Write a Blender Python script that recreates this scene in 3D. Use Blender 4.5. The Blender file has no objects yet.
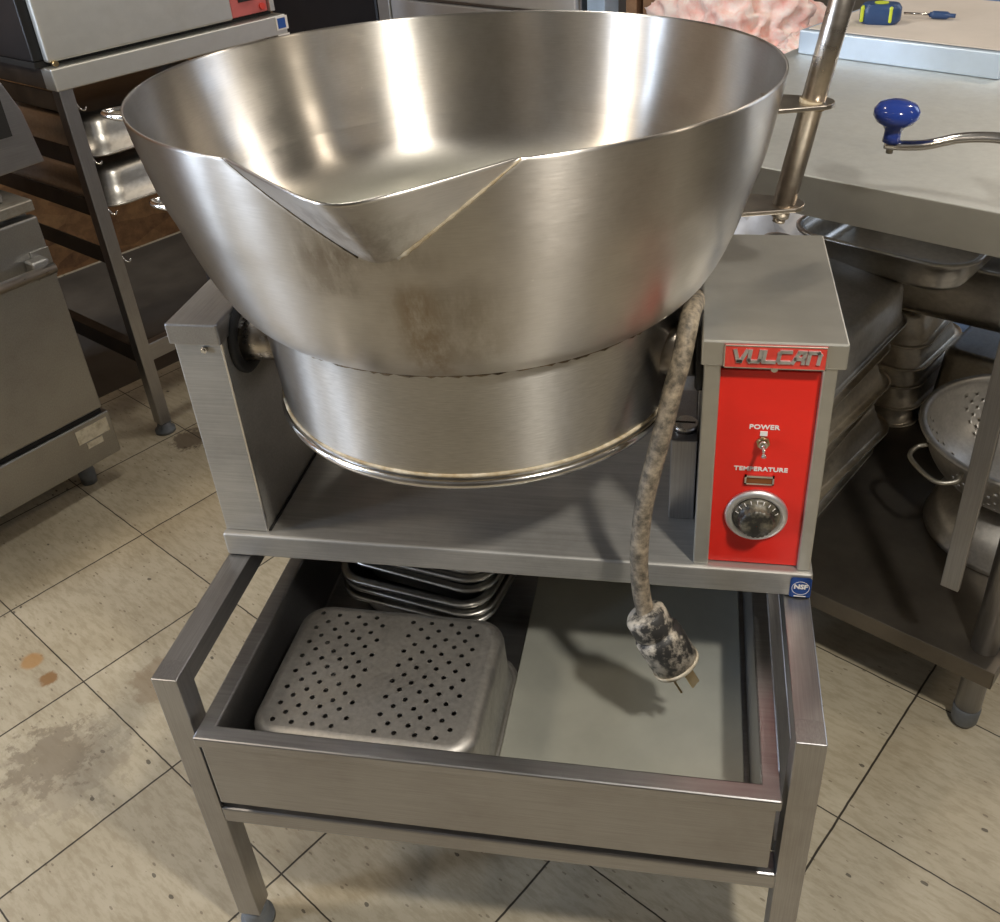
import bpy, bmesh, math, random
from mathutils import Vector, Matrix
random.seed(7)
PI = math.pi
SC = bpy.context.scene
COL = SC.collection

# ------------------------------------------------------------------ camera
cam_d = bpy.data.cameras.new('camera'); cam = bpy.data.objects.new('camera', cam_d); COL.objects.link(cam)
cam.location = (0.59780535, -0.89838051, 1.36600888)
cam.rotation_euler = (1.00300661, 0.05430297, 0.16558417)
cam_d.sensor_width = 36; cam_d.lens = 960.3878 / 1000 * 36
cam_d.shift_x = -0.02082506; cam_d.shift_y = -0.05426921
cam_d.clip_start = 0.02; cam_d.clip_end = 50
SC.camera = cam
SC.view_settings.view_transform = 'Standard'; SC.view_settings.look = 'None'
SC.view_settings.gamma = 1; SC.view_settings.exposure = 0.12
SC.view_settings.use_curve_mapping = False

# ------------------------------------------------------------------ room frame (walls follow the floor tiles)
TY = 1.0242; RY = TY - PI / 2
E1 = Vector((math.cos(TY), math.sin(TY), 0)); E2 = Vector((math.sin(TY), -math.cos(TY), 0))
def rw(x, y, z=0.0): return E2 * x + E1 * y + Vector((0, 0, z))     # room x (along the work table), room y (towards the back)

# ------------------------------------------------------------------ world and lights
w = bpy.data.worlds.new('world'); SC.world = w; w.use_nodes = True
w.node_tree.nodes['Background'].inputs[0].default_value = (0.80, 0.88, 1.0, 1)
w.node_tree.nodes['Background'].inputs[1].default_value = 0.35
def area(name, loc, target, sx, sy, power, col):
    l = bpy.data.lights.new(name, 'AREA'); l.shape = 'RECTANGLE'; l.size = sx; l.size_y = sy
    l.energy = power; l.color = col
    o = bpy.data.objects.new(name, l); COL.objects.link(o); o.location = loc
    d = Vector(target) - Vector(loc); o.rotation_euler = d.to_track_quat('-Z', 'Y').to_euler()
    return o
WARM = (1.0, 0.86, 0.68); NEUT = (1.0, 0.95, 0.86); BLUE = (0.66, 0.79, 1.0)
area('lamp_key', (1.15, -0.72, 1.98), (0.35, 0.0, 0.5), 0.11, 0.11, 19, NEUT)
area('lamp_side', (2.70, 0.13, 2.3), (0.5, 0.1, 0.9), 0.10, 0.4, 5, WARM)
area('lamp_far_side', (2.05, 1.76, 2.5), (0.2, 0.3, 0.9), 0.10, 0.4, 9, WARM)
area('lamp_ceiling', (-1.75, -0.45, 2.68), (-0.7, -0.3, 0), 0.3, 0.7, 34, WARM)
area('lamp_ceiling_back', rw(-0.7, 0.9, 2.70), rw(-1.0, 1.9, 0.5), 0.15, 1.1, 16, NEUT)
area('daylight_window', rw(1.4, 3.2, 1.75), rw(0.6, 1.2, 0.8), 0.8, 1.2, 8, BLUE)
area('daylight_doorway', rw(-2.33, -2.1, 1.25), rw(0, -0.3, 1.0), 0.20, 1.9, 26, BLUE)
area('daylight_front_window', rw(-1.79, -3.12, 1.6), rw(0, -0.3, 1.0), 0.40, 1.2, 55, BLUE)

# ------------------------------------------------------------------ node helpers
def newmat(name):
    m = bpy.data.materials.new(name); m.use_nodes = True
    nt = m.node_tree; b = nt.nodes['Principled BSDF']; return m, nt, b
def N(nt, t, **k):
    n = nt.nodes.new(t)
    for a, v in k.items():
        if a.startswith('i_'):
            key = a[2:]; key = int(key) if key.isdigit() else key.replace('_', ' ')
            n.inputs[key].default_value = v
        else: setattr(n, a, v)
    return n
def ramp(nt, fac, stops, interp='LINEAR'):
    r = N(nt, 'ShaderNodeValToRGB'); r.color_ramp.interpolation = interp
    el = r.color_ramp.elements
    while len(el) < len(stops): el.new(0.5)
    for e, (p, c) in zip(el, stops):
        e.position = p; e.color = c if len(c) == 4 else (*c, 1)
    nt.links.new(fac, r.inputs[0]); return r.outputs[0]
def mixc(nt, fac, a, b, mode='MIX'):
    n = N(nt, 'ShaderNodeMix', data_type='RGBA', blend_type=mode)
    for sock, v in ((n.inputs[0], fac), (n.inputs[6], a), (n.inputs[7], b)):
        if hasattr(v, 'links') or hasattr(v, 'is_output'): nt.links.new(v, sock)
        else: sock.default_value = v if not isinstance(v, tuple) or len(v) == 4 else (*v, 1)
    return n.outputs[2]
def math_(nt, op, a, b=None, c=None):
    n = N(nt, 'ShaderNodeMath', operation=op)
    for i, v in enumerate((a, b, c)):
        if v is None: continue
        if hasattr(v, 'is_output'): nt.links.new(v, n.inputs[i])
        else: n.inputs[i].default_value = v
    return n.outputs[0]
def noise(nt, vec, scale, detail=3, rough=0.5, dist=0.0):
    n = N(nt, 'ShaderNodeTexNoise', i_Scale=scale, i_Detail=detail, i_Roughness=rough, i_Distortion=dist)
    nt.links.new(vec, n.inputs['Vector']); return n.outputs[0]
def mapping(nt, vec, scale=(1, 1, 1), rot=(0, 0, 0), loc=(0, 0, 0)):
    n = N(nt, 'ShaderNodeMapping'); n.inputs['Scale'].default_value = scale
    n.inputs['Rotation'].default_value = rot; n.inputs['Location'].default_value = loc
    nt.links.new(vec, n.inputs['Vector']); return n.outputs[0]

def steel(name, col=(0.56, 0.53, 0.49), rough=0.33, brush=(3, 3, 160), aniso=0.0, dirt=0.25, bump=0.05, dirtcol=(0.20, 0.16, 0.12), uvtan=False, spots=0.0, dscale=5.0, arot=0.0, drips=(), fade=None, var=1.0):
    """brushed stainless steel with its wear: brush lines, cloudy film, dried splashes"""
    m, nt, b = newmat(name)
    tc = N(nt, 'ShaderNodeTexCoord'); v = tc.outputs['UV'] if uvtan else tc.outputs['Object']
    vo = tc.outputs['Object']
    br = noise(nt, mapping(nt, v, brush), 4.0, 4, 0.6)
    cl = noise(nt, vo, dscale, 5, 0.62)
    cl2 = noise(nt, vo, dscale * 5, 6, 0.7)
    dm = ramp(nt, cl, [(0.42, (0, 0, 0)), (0.75, (1, 1, 1))])
    d2 = math_(nt, 'MULTIPLY', dm, cl2)
    d3 = math_(nt, 'MULTIPLY', d2, dirt * 2.0)
    lo = tuple(c * (1 - .14 * var) for c in col); hi = tuple(min(1, c * (1 + .1 * var)) for c in col)
    base = ramp(nt, br, [(0.3, lo), (0.7, hi)])
    c = mixc(nt, d3, base, dirtcol)
    if spots:
        sp = noise(nt, vo, 70, 3, 0.6)
        c = mixc(nt, ramp(nt, sp, [(0.72, (0, 0, 0)), (0.78, (spots,) * 3)]), c, (0.75, 0.72, 0.66))
    if drips:
        sx = N(nt, 'ShaderNodeSeparateXYZ'); nt.links.new(vo, sx.inputs[0])
        rag = noise(nt, mapping(nt, vo, (60, 60, 14)), 1.0, 5, 0.7)
        for (x, w_, z0, z1, cc, amt) in drips:
            dx = math_(nt, 'ABSOLUTE', math_(nt, 'SUBTRACT', sx.outputs[0], x))
            k = N(nt, 'ShaderNodeMapRange', interpolation_type='SMOOTHSTEP'); k.inputs['From Min'].default_value = w_ * .2; k.inputs['From Max'].default_value = w_ * 1.3; k.inputs['To Min'].default_value = 1; k.inputs['To Max'].default_value = 0
            nt.links.new(dx, k.inputs['Value'])
            h = N(nt, 'ShaderNodeMapRange', interpolation_type='SMOOTHSTEP'); h.inputs['From Min'].default_value = z0; h.inputs['From Max'].default_value = z0 + (z1 - z0) * .25; nt.links.new(sx.outputs[2], h.inputs['Value'])
            h2 = N(nt, 'ShaderNodeMapRange', interpolation_type='SMOOTHSTEP'); h2.inputs['From Min'].default_value = z0 + (z1 - z0) * .75; h2.inputs['From Max'].default_value = z1; h2.inputs['To Min'].default_value = 1; h2.inputs['To Max'].default_value = 0; nt.links.new(sx.outputs[2], h2.inputs['Value'])
            fr = math_(nt, 'LESS_THAN', sx.outputs[1], -0.1)
            q = math_(nt, 'MULTIPLY', math_(nt, 'MULTIPLY', k.outputs[0], h.outputs[0]), math_(nt, 'MULTIPLY', h2.outputs[0], fr))
            rg = N(nt, 'ShaderNodeMapRange'); rg.inputs['From Min'].default_value = .35; rg.inputs['From Max'].default_value = .6; nt.links.new(rag, rg.inputs['Value'])
            q = math_(nt, 'MULTIPLY', q, math_(nt, 'MULTIPLY', rg.outputs[0], amt)); c = mixc(nt, q, c, (*cc, 1))
    nt.links.new(c, b.inputs['Base Color'])
    b.inputs['Metallic'].default_value = 1.0
    r = math_(nt, 'MULTIPLY_ADD', br, 0.14 * var, rough - 0.07 * var)
    r = math_(nt, 'ADD', r, math_(nt, 'MULTIPLY', d2, 0.35 * dirt + 0.08))
    nt.links.new(r, b.inputs['Roughness'])
    if aniso:
        b.inputs['Anisotropic'].default_value = aniso
        b.inputs['Anisotropic Rotation'].default_value = arot
        if fade:
            fz = N(nt, 'ShaderNodeSeparateXYZ'); nt.links.new(vo, fz.inputs[0])
            k = N(nt, 'ShaderNodeMapRange', interpolation_type='SMOOTHSTEP'); k.inputs['From Min'].default_value = fade[0]; k.inputs['From Max'].default_value = fade[1]
            k.inputs['To Min'].default_value = 0.0; k.inputs['To Max'].default_value = 1.0; nt.links.new(fz.outputs[2], k.inputs['Value'])
            nt.links.new(math_(nt, 'MULTIPLY', k.outputs[0], aniso), b.inputs['Anisotropic'])
            nt.links.new(math_(nt, 'ADD', r, math_(nt, 'MULTIPLY_ADD', k.outputs[0], -.22, .22)), b.inputs['Roughness'])
            nt.links.new(mixc(nt, k.outputs[0], mixc(nt, d3, (0.50, 0.49, 0.42, 1), (0.38, 0.37, 0.31, 1)), c), b.inputs['Base Color'])
        t = N(nt, 'ShaderNodeTangent')
        t.direction_type = 'UV_MAP'; t.uv_map = 'UVMap'
        nt.links.new(t.outputs[0], b.inputs['Tangent'])
    if bump:
        bp_ = N(nt, 'ShaderNodeBump', i_Strength=bump, i_Distance=0.001)
        nt.links.new(br, bp_.inputs['Height']); nt.links.new(bp_.outputs[0], b.inputs['Normal'])
    return m
def plain(name, col, rough=0.5, metal=0.0, var=0.12, scale=18, bump=0.1, trans=0.0):
    m, nt, b = newmat(name)
    tc = N(nt, 'ShaderNodeTexCoord'); n = noise(nt, tc.outputs['Object'], scale, 5, 0.6)
    c = ramp(nt, n, [(0.3, tuple(max(0, x * (1 - var)) for x in col)), (0.7, tuple(min(1, x * (1 + var)) for x in col))])
    nt.links.new(c, b.inputs['Base Color']); b.inputs['Roughness'].default_value = rough; b.inputs['Metallic'].default_value = metal
    if bump:
        bp_ = N(nt, 'ShaderNodeBump', i_Strength=bump, i_Distance=0.002)
        nt.links.new(n, bp_.inputs['Height']); nt.links.new(bp_.outputs[0], b.inputs['Normal'])
    return m
def blotch(name, a, b_, t0, t1, scale, rough=0.6, metal=0.0, bump=0.3, detail=6):
    m, nt, b = newmat(name); tc = N(nt, 'ShaderNodeTexCoord')
    n = noise(nt, tc.outputs['Object'], scale, detail, 0.65)
    nt.links.new(ramp(nt, n, [(t0, a), (t1, b_)]), b.inputs['Base Color'])
    b.inputs['Roughness'].default_value = rough; b.inputs['Metallic'].default_value = metal
    bp_ = N(nt, 'ShaderNodeBump', i_Strength=bump, i_Distance=0.002)
    nt.links.new(n, bp_.inputs['Height']); nt.links.new(bp_.outputs[0], b.inputs['Normal'])
    return m

M = {}
M['bowl'] = steel('brushed_bowl_steel', (0.585, 0.56, 0.525), 0.29, (26, 150, 1), aniso=0.94, arot=0.25, var=0.5, dirt=0.42, uvtan=True, bump=0, dirtcol=(0.30, 0.24, 0.18), spots=0.5, drips=((.022, .022, .87, 1.03, (.30, .20, .10), .6), (-.05, .035, .99, 1.06, (.22, .18, .14), .5), (-.015, .07, 1.02, 1.11, (.24, .20, .16), .55), (.05, .06, .90, 1.02, (.30, .25, .19), .5)))
M['bowl_in'] = steel('brushed_pan_inside', (0.585, 0.56, 0.525), 0.29, (26, 150, 1), aniso=0.94, arot=0.25, var=0.5, dirt=0.42, uvtan=True, bump=0, dirtcol=(0.30, 0.24, 0.18), fade=(.900, .962))
M['skirt'] = steel('brushed_skirt_steel', (0.56, 0.545, 0.52), 0.33, (26, 170, 1), aniso=0.92, arot=0.25, dirt=0.15, uvtan=True, bump=0.05)
M['steel_x'] = steel('steel_brushed_sideways', (0.40, 0.395, 0.40), 0.34, (3, 60, 160), dirt=0.3)
M['steel_z'] = steel('steel_brushed_upright', (0.41, 0.405, 0.41), 0.34, (160, 60, 3), dirt=0.3)
M['steel_y'] = steel('steel_brushed_lengthways', (0.43, 0.425, 0.425), 0.36, (160, 3, 100), dirt=0.35)
M['steel_light'] = steel('bright_steel', (0.66, 0.65, 0.60), 0.48, (6, 12, 12), var=0.25, dirt=0.15, bump=0.01)
M['steel_dull'] = steel('dull_greasy_steel', (0.44, 0.42, 0.37), 0.42, (30, 30, 60), dirt=0.7, dirtcol=(0.16, 0.12, 0.08))
M['zinc'] = plain('dull_zinc_sheet', (0.52, 0.52, 0.45), 0.50, 0.6, var=0.12, scale=7)
M['alu'] = steel('worn_pan_metal', (0.50, 0.48, 0.45), 0.46, (40, 40, 40), dirt=0.6, dscale=9, dirtcol=(0.28, 0.26, 0.23), bump=0.1)
M['pan'] = steel('greasy_pan_steel', (0.44, 0.41, 0.36), 0.33, (30, 30, 60), dirt=0.35, bump=0.01, dirtcol=(0.20, 0.15, 0.09))
M['pan_dull'] = steel('filmed_pan_metal', (0.66, 0.60, 0.50), 0.46, (20, 20, 30), dirt=0.2, bump=0.01)
M['pan_clean'] = steel('smooth_pan_steel', (0.52, 0.50, 0.46), 0.32, (20, 20, 30), dirt=0.08, bump=0.01)
M['letter'] = steel('worn_chrome_letters', (0.80, 0.80, 0.80), 0.45, (9, 9, 9), dirt=0.15, dscale=20, bump=0.01)
M['tube'] = steel('tube_steel', (0.56, 0.51, 0.45), 0.28, (12, 12, 30), dirt=0.25, dirtcol=(0.3, 0.2, 0.12), bump=0.01)
M['chrome'] = steel('chromed_metal', (0.75, 0.73, 0.70), 0.14, (9, 9, 9), dirt=0.25, bump=0.02)
M['brass'] = steel('aged_brass', (0.62, 0.47, 0.25), 0.3, (9, 9, 9), dirt=0.4)
M['black'] = plain('black_rubber', (0.018, 0.017, 0.016), 0.55)
M['film'] = steel('greasy_filmed_steel', (0.52, 0.50, 0.46), 0.52, (3, 60, 120), dirt=0.35, dirtcol=(0.2, 0.17, 0.13))
M['film'].node_tree.nodes['Principled BSDF'].inputs['Metallic'].default_value = 0.8
M['hole'] = plain('dark_recess', (0.012, 0.011, 0.010), 0.8)
M['foot'] = plain('grey_rubber_foot', (0.14, 0.15, 0.16), 0.45, var=0.3)
M['seam'] = blotch('crusted_grease', (0.05, 0.035, 0.02), (0.30, 0.22, 0.13), 0.35, 0.65, 80, 0.8)
M['crust'] = blotch('tan_residue', (0.36, 0.27, 0.15), (0.62, 0.55, 0.42), 0.35, 0.65, 60, 0.8)
M['red'] = plain('red_enamel_panel', (0.80, 0.022, 0.012), 0.34, var=0.05, bump=0.02)
M['red_faded'] = plain('faded_red_paint', (0.52, 0.12, 0.11), 0.5)
M['red_old'] = blotch('chipped_red_paint', (0.60, 0.045, 0.03), (0.70, 0.06, 0.04), 0.4, 0.6, 60, 0.45)
M['white'] = plain('white_ink', (0.85, 0.80, 0.74), 0.5, var=0.05, bump=0)
M['blue_label'] = plain('blue_label', (0.02, 0.09, 0.36), 0.4, var=0.08, bump=0)
M['cream_label'] = blotch('worn_cream_label', (0.40, 0.34, 0.22), (0.68, 0.62, 0.48), 0.3, 0.55, 50, 0.6)
M['amber'] = plain('dark_amber_lens', (0.20, 0.06, 0.012), 0.25, bump=0)
M['knob'] = blotch('worn_black_knob', (0.02, 0.018, 0.014), (0.22, 0.19, 0.13), 0.42, 0.72, 60, 0.4)
M['cord'] = blotch('greasy_cord', (0.09, 0.075, 0.055), (0.42, 0.34, 0.24), 0.38, 0.72, 90, 0.6, bump=0.6)
M['plug'] = blotch('floury_black_plug', (0.03, 0.028, 0.026), (0.52, 0.46, 0.37), 0.46, 0.60, 45, 0.5, bump=0.5)
M['plug_rim'] = blotch('pale_plug_rim', (0.35, 0.28, 0.18), (0.62, 0.55, 0.42), 0.4, 0.6, 50, 0.6)
M['blueknob'] = plain('glossy_blue_plastic', (0.02, 0.045, 0.24), 0.12, var=0.05, bump=0)
M['oven'] = steel('oven_steel', (0.40, 0.395, 0.38), 0.36, (120, 3, 60), dirt=0.3)
M['darkside'] = plain('shaded_side_metal', (0.032, 0.024, 0.018), 0.5, var=0.4)  # brown side metal, with the shade on the rack sides put into its colour
M['blackbox'] = plain('black_enamel', (0.012, 0.012, 0.013), 0.4)
M['slab'] = plain('pale_blue_steel_lid', (0.50, 0.60, 0.72), 0.35, 0.3, var=0.05)
M['paper'] = plain('brown_paper', (0.66, 0.59, 0.52), 0.8, var=0.08, scale=6)
M['tape_blue'] = plain('navy_case', (0.03, 0.07, 0.18), 0.35, bump=0)
M['tape_lime'] = plain('lime_rubber', (0.62, 0.72, 0.05), 0.45, bump=0)
M['pink'] = blotch('pink_fibre', (0.95, 0.50, 0.43), (1.0, 0.86, 0.80), 0.3, 0.6, 22, 0.95, bump=1.0)
M['wood'] = blotch('rough_stud', (0.14, 0.075, 0.04), (0.30, 0.17, 0.09), 0.35, 0.65, 14, 0.8)
M['blue_post'] = plain('pale_blue_paint', (0.40, 0.52, 0.68), 0.5)
M['bin'] = plain('slate_blue_plastic', (0.16, 0.24, 0.40), 0.5)
M['bag'] = plain('thin_white_plastic', (0.75, 0.76, 0.80), 0.4)
M['mat'] = plain('dark_rubber_mat', (0.085, 0.075, 0.06), 0.55, var=0.3, scale=5)
M['wall'] = plain('old_cream_wall', (0.30, 0.275, 0.235), 0.8, var=0.1, scale=2)
M['ceil'] = plain('ceiling_board', (0.32, 0.30, 0.27), 0.9)

def osb():
    m, nt, b = newmat('strand_board'); tc = N(nt, 'ShaderNodeTexCoord')
    v = N(nt, 'ShaderNodeTexVoronoi', i_Scale=9.0); nt.links.new(mapping(nt, tc.outputs['Object'], (1, 1, 2.2), (0, .5, .4)), v.inputs['Vector'])
    n = noise(nt, tc.outputs['Object'], 14, 6, 0.7)
    c = ramp(nt, v.outputs['Color'], [(0.1, (0.10, 0.045, 0.018)), (0.5, (0.26, 0.13, 0.05)), (0.9, (0.42, 0.24, 0.10))])
    c = mixc(nt, 0.6, c, ramp(nt, n, [(0.35, (0.08, 0.04, 0.02)), (0.65, (0.34, 0.18, 0.075))]))
    nt.links.new(c, b.inputs['Base Color']); b.inputs['Roughness'].default_value = 0.75
    return m
M['osb'] = osb()

def floor_mat():
    m, nt, b = newmat('vinyl_floor_tile'); tc = N(nt, 'ShaderNodeTexCoord'); P = tc.outputs['Object']
    S = 0.3048
    sep = N(nt, 'ShaderNodeSeparateXYZ'); nt.links.new(P, sep.inputs[0])
    wob = noise(nt, P, 30, 2)
    def line(sock, width):
        u = math_(nt, 'MULTIPLY', sock, 1 / S)
        u = math_(nt, 'ADD', u, math_(nt, 'MULTIPLY_ADD', wob, 0.008, -0.004))
        f = math_(nt, 'FRACT', math_(nt, 'ADD', u, 0.5))
        d = math_(nt, 'ABSOLUTE', math_(nt, 'SUBTRACT', f, 0.5))
        s = N(nt, 'ShaderNodeMapRange', interpolation_type='SMOOTHSTEP')
        s.inputs['From Min'].default_value = width; s.inputs['From Max'].default_value = width * 1.9
        s.inputs['To Min'].default_value = 1; s.inputs['To Max'].default_value = 0
        nt.links.new(d, s.inputs['Value']); return s.outputs[0], math_(nt, 'FLOOR', u)
    lx, ix = line(sep.outputs[0], 0.0028); ly, iy = line(sep.outputs[1], 0.0038)
    grout = math_(nt, 'MAXIMUM', lx, ly)
    cid = N(nt, 'ShaderNodeCombineXYZ'); nt.links.new(ix, cid.inputs[0]); nt.links.new(iy, cid.inputs[1])
    wn = N(nt, 'ShaderNodeTexWhiteNoise', noise_dimensions='3D'); nt.links.new(cid.outputs[0], wn.inputs['Vector'])
    base = ramp(nt, wn.outputs['Value'], [(0.0, (0.46, 0.40, 0.295)), (1.0, (0.53, 0.47, 0.35))])
    cl = noise(nt, P, 7, 5, 0.6)
    base = mixc(nt, 1.0, base, ramp(nt, cl, [(0.3, (0.86, 0.84, 0.80)), (0.7, (1.08, 1.08, 1.08))]), 'MULTIPLY')
    # marbled chips, drawn out along each tile
    v1 = N(nt, 'ShaderNodeTexVoronoi', i_Scale=1.0); nt.links.new(mapping(nt, P, (150, 60, 1), (0, 0, 0.35)), v1.inputs['Vector'])
    r1 = N(nt, 'ShaderNodeSeparateColor'); nt.links.new(v1.outputs['Color'], r1.inputs[0])
    sel = math_(nt, 'GREATER_THAN', r1.outputs[0], 0.88)
    wd = noise(nt, P, 90, 4)
    chip = math_(nt, 'MULTIPLY', sel, math_(nt, 'LESS_THAN', math_(nt, 'ADD', v1.outputs['Distance'], math_(nt, 'MULTIPLY', wd, 0.5)), 0.48))
    base = mixc(nt, math_(nt, 'MULTIPLY', chip, 0.55), base, (0.13, 0.095, 0.06))
    v2 = N(nt, 'ShaderNodeTexVoronoi', i_Scale=1.0); nt.links.new(mapping(nt, P, (70, 38, 1), (0, 0, 1.1), (4, 3, 0)), v2.inputs['Vector'])
    r2 = N(nt, 'ShaderNodeSeparateColor'); nt.links.new(v2.outputs['Color'], r2.inputs[0])
    sel2 = math_(nt, 'GREATER_THAN', r2.outputs[1], 0.975)
    chip2 = math_(nt, 'MULTIPLY', sel2, math_(nt, 'LESS_THAN', math_(nt, 'ADD', v2.outputs['Distance'], math_(nt, 'MULTIPLY', wd, 0.4)), 0.40))
    base = mixc(nt, math_(nt, 'MULTIPLY', chip2, 0.75), base, (0.045, 0.035, 0.028))
    streak = noise(nt, mapping(nt, P, (90, 22, 1), (0, 0, 0.35)), 1.0, 5, 0.7)
    base = mixc(nt, 0.55, base, mixc(nt, 1.0, base, ramp(nt, streak, [(0.40, (0.74, 0.70, 0.64)), (0.55, (1.04, 1.04, 1.04))]), 'MULTIPLY'))
    # stains with a shape of their own
    def stain(c, x, y, r, col, amt, sc=20, rag=0.8):
        d = N(nt, 'ShaderNodeVectorMath', operation='DISTANCE'); nt.links.new(P, d.inputs[0]); d.inputs[1].default_value = (x, y, 0)
        q = math_(nt, 'MULTIPLY', d.outputs['Value'], 1 / r)
        q = math_(nt, 'ADD', q, math_(nt, 'MULTIPLY_ADD', noise(nt, P, sc, 5, 0.7), rag * 2, -rag))
        k = N(nt, 'ShaderNodeMapRange', interpolation_type='SMOOTHSTEP')
        k.inputs['From Min'].default_value = 0.7; k.inputs['From Max'].default_value = 1.15
        k.inputs['To Min'].default_value = amt; k.inputs['To Max'].default_value = 0
        nt.links.new(q, k.inputs['Value']); return mixc(nt, k.outputs[0], c, col)
    for (x, y, r, col, amt, sc, rag) in STAINS: base = stain(base, x, y, r, col, amt, sc, rag)
    c = mixc(nt, math_(nt, 'MULTIPLY', grout, 0.96), base, (0.025, 0.018, 0.012))
    nt.links.new(c, b.inputs['Base Color'])
    nt.links.new(math_(nt, 'MULTIPLY_ADD', cl, 0.25, 0.36), b.inputs['Roughness'])
    bp_ = N(nt, 'ShaderNodeBump', i_Strength=0.25, i_Distance=0.002); bp_.invert = True
    nt.links.new(grout, bp_.inputs['Height']); nt.links.new(bp_.outputs[0], b.inputs['Normal'])
    return m
TO = Vector((-0.7574, 0.3443, 0))
def tl(x, y):                                            # world -> tile-local
    d = Vector((x, y, 0)) - TO; return d.dot(E1), -d.dot(E2)
STAINS = []
for (x, y, r, col, amt, sc, rag) in [(-0.630, 0.222, 0.022, (0.42, 0.22, 0.07), 0.75, 40, 0.4), (-0.570, 0.185, 0.018, (0.24, 0.12, 0.04), 0.9, 60, 0.6),
        (-0.46, 0.02, 0.07, (0.17, 0.13, 0.085), 0.6, 40, 2.2), (-0.42, 0.0, 0.10, (0.27, 0.22, 0.16), 0.4, 30, 1.6),
        (-0.35, 0.21, 0.06, (0.24, 0.16, 0.09), 0.5, 30, 1.0), (-0.12, 0.32, 0.05, (0.26, 0.16, 0.08), 0.5, 30, 1.0),
        (-0.66, 0.98, 0.05, (0.10, 0.07, 0.045), 0.8, 40, 1.2)]:
    lx_, ly_ = tl(x, y); STAINS.append((lx_, ly_, r, (*col, 1), amt, sc, rag))
M['floor'] = floor_mat()

# ------------------------------------------------------------------ mesh helpers
def tag(o, label=None, cat=None, group=None, kind=None):
    if label: o['label'] = label
    if cat: o['category'] = cat
    if group: o['group'] = group
    if kind: o['kind'] = kind
    return o
def empty(name, loc=(0, 0, 0), rz=0.0, label=None, cat=None, group=None):
    o = bpy.data.objects.new(name, None); COL.objects.link(o); o.empty_display_size = 0.05
    o.location = loc; o.rotation_euler = (0, 0, rz); return tag(o, label, cat, group)
def obj(name, bm, mat, parent=None, loc=None, rot=None, smooth=False, bevel=0.0, solid=0.0, soff=-1, sub=0, seg=2):
    bmesh.ops.recalc_face_normals(bm, faces=bm.faces) if not solid else None
    me = bpy.data.meshes.new(name); bm.to_mesh(me); bm.free()
    mats = mat if isinstance(mat, (list, tuple)) else [mat]
    for m in mats: me.materials.append(m)
    o = bpy.data.objects.new(name, me); COL.objects.link(o)
    if parent: o.parent = parent
    if loc is not None: o.location = loc
    if rot is not None: o.rotation_euler = rot
    if smooth:
        for p in me.polygons: p.use_smooth = True
    if solid:
        s = o.modifiers.new('solid', 'SOLIDIFY'); s.thickness = solid; s.offset = soff
    if bevel:
        b = o.modifiers.new('bevel', 'BEVEL'); b.width = bevel; b.segments = seg; b.limit_method = 'ANGLE'; b.angle_limit = math.radians(40)
        b.harden_normals = False
    if sub:
        s = o.modifiers.new('sub', 'SUBSURF'); s.levels = sub; s.render_levels = sub
    return o
def bx(bm, x0, x1, y0, y1, z0, z1, mi=0):
    v = [bm.verts.new((x, y, z)) for z in (z0, z1) for y in (y0, y1) for x in (x0, x1)]
    for f in ((0, 2, 3, 1), (4, 5, 7, 6), (0, 1, 5, 4), (2, 6, 7, 3), (0, 4, 6, 2), (1, 3, 7, 5)):
        bm.faces.new([v[i] for i in f]).material_index = mi
    return v
def box(name, x0, x1, y0, y1, z0, z1, mat, parent=None, bevel=0.002, **k):
    bm = bmesh.new(); bx(bm, x0, x1, y0, y1, z0, z1); return obj(name, bm, mat, parent, bevel=bevel, **k)
def cyl(bm, p0, p1, r0, r1=None, n=32, cap=True):
    r1 = r0 if r1 is None else r1
    p0, p1 = Vector(p0), Vector(p1); d = (p1 - p0).normalized()
    a = d.orthogonal().normalized(); b = d.cross(a)
    R = [[bm.verts.new(p + a * (r * math.cos(2 * PI * i / n)) + b * (r * math.sin(2 * PI * i / n))) for i in range(n)] for p, r in ((p0, r0), (p1, r1))]
    for i in range(n): 
        f = bm.faces.new((R[0][i], R[0][(i + 1) % n], R[1][(i + 1) % n], R[1][i])); f.smooth = True
    if cap: bm.faces.new(R[0][::-1]); bm.faces.new(R[1])
def revolve(bm, prof, n=64, axis=(0, 0), cap0=False, cap1=False, a0=0, a1=None):
    rings = []
    for r, z in prof:
        rings.append([bm.verts.new((axis[0] + r * math.cos(2 * PI * i / n), axis[1] + r * math.sin(2 * PI * i / n), z)) for i in range(n)])
    for A, B in zip(rings, rings[1:]):
        for i in range(n):
            f = bm.faces.new((A[i], A[(i + 1) % n], B[(i + 1) % n], B[i])); f.smooth = True
    if cap0: bm.faces.new(rings[0][::-1])
    if cap1: bm.faces.new(rings[-1])
    return rings
def catmull(pts, k=8):
    P = [Vector(p) for p in pts]; P = [P[0] * 2 - P[1]] + P + [P[-1] * 2 - P[-2]]; out = []
    for i in range(1, len(P) - 2):
        for j in range(k):
            t = j / k; a, b, c, d = P[i - 1:i + 3]
            out.append(0.5 * ((2 * b) + (c - a) * t + (2 * a - 5 * b + 4 * c - d) * t * t + (3 * b - a - 3 * c + d) * t ** 3))
    out.append(P[-2]); return out
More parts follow.
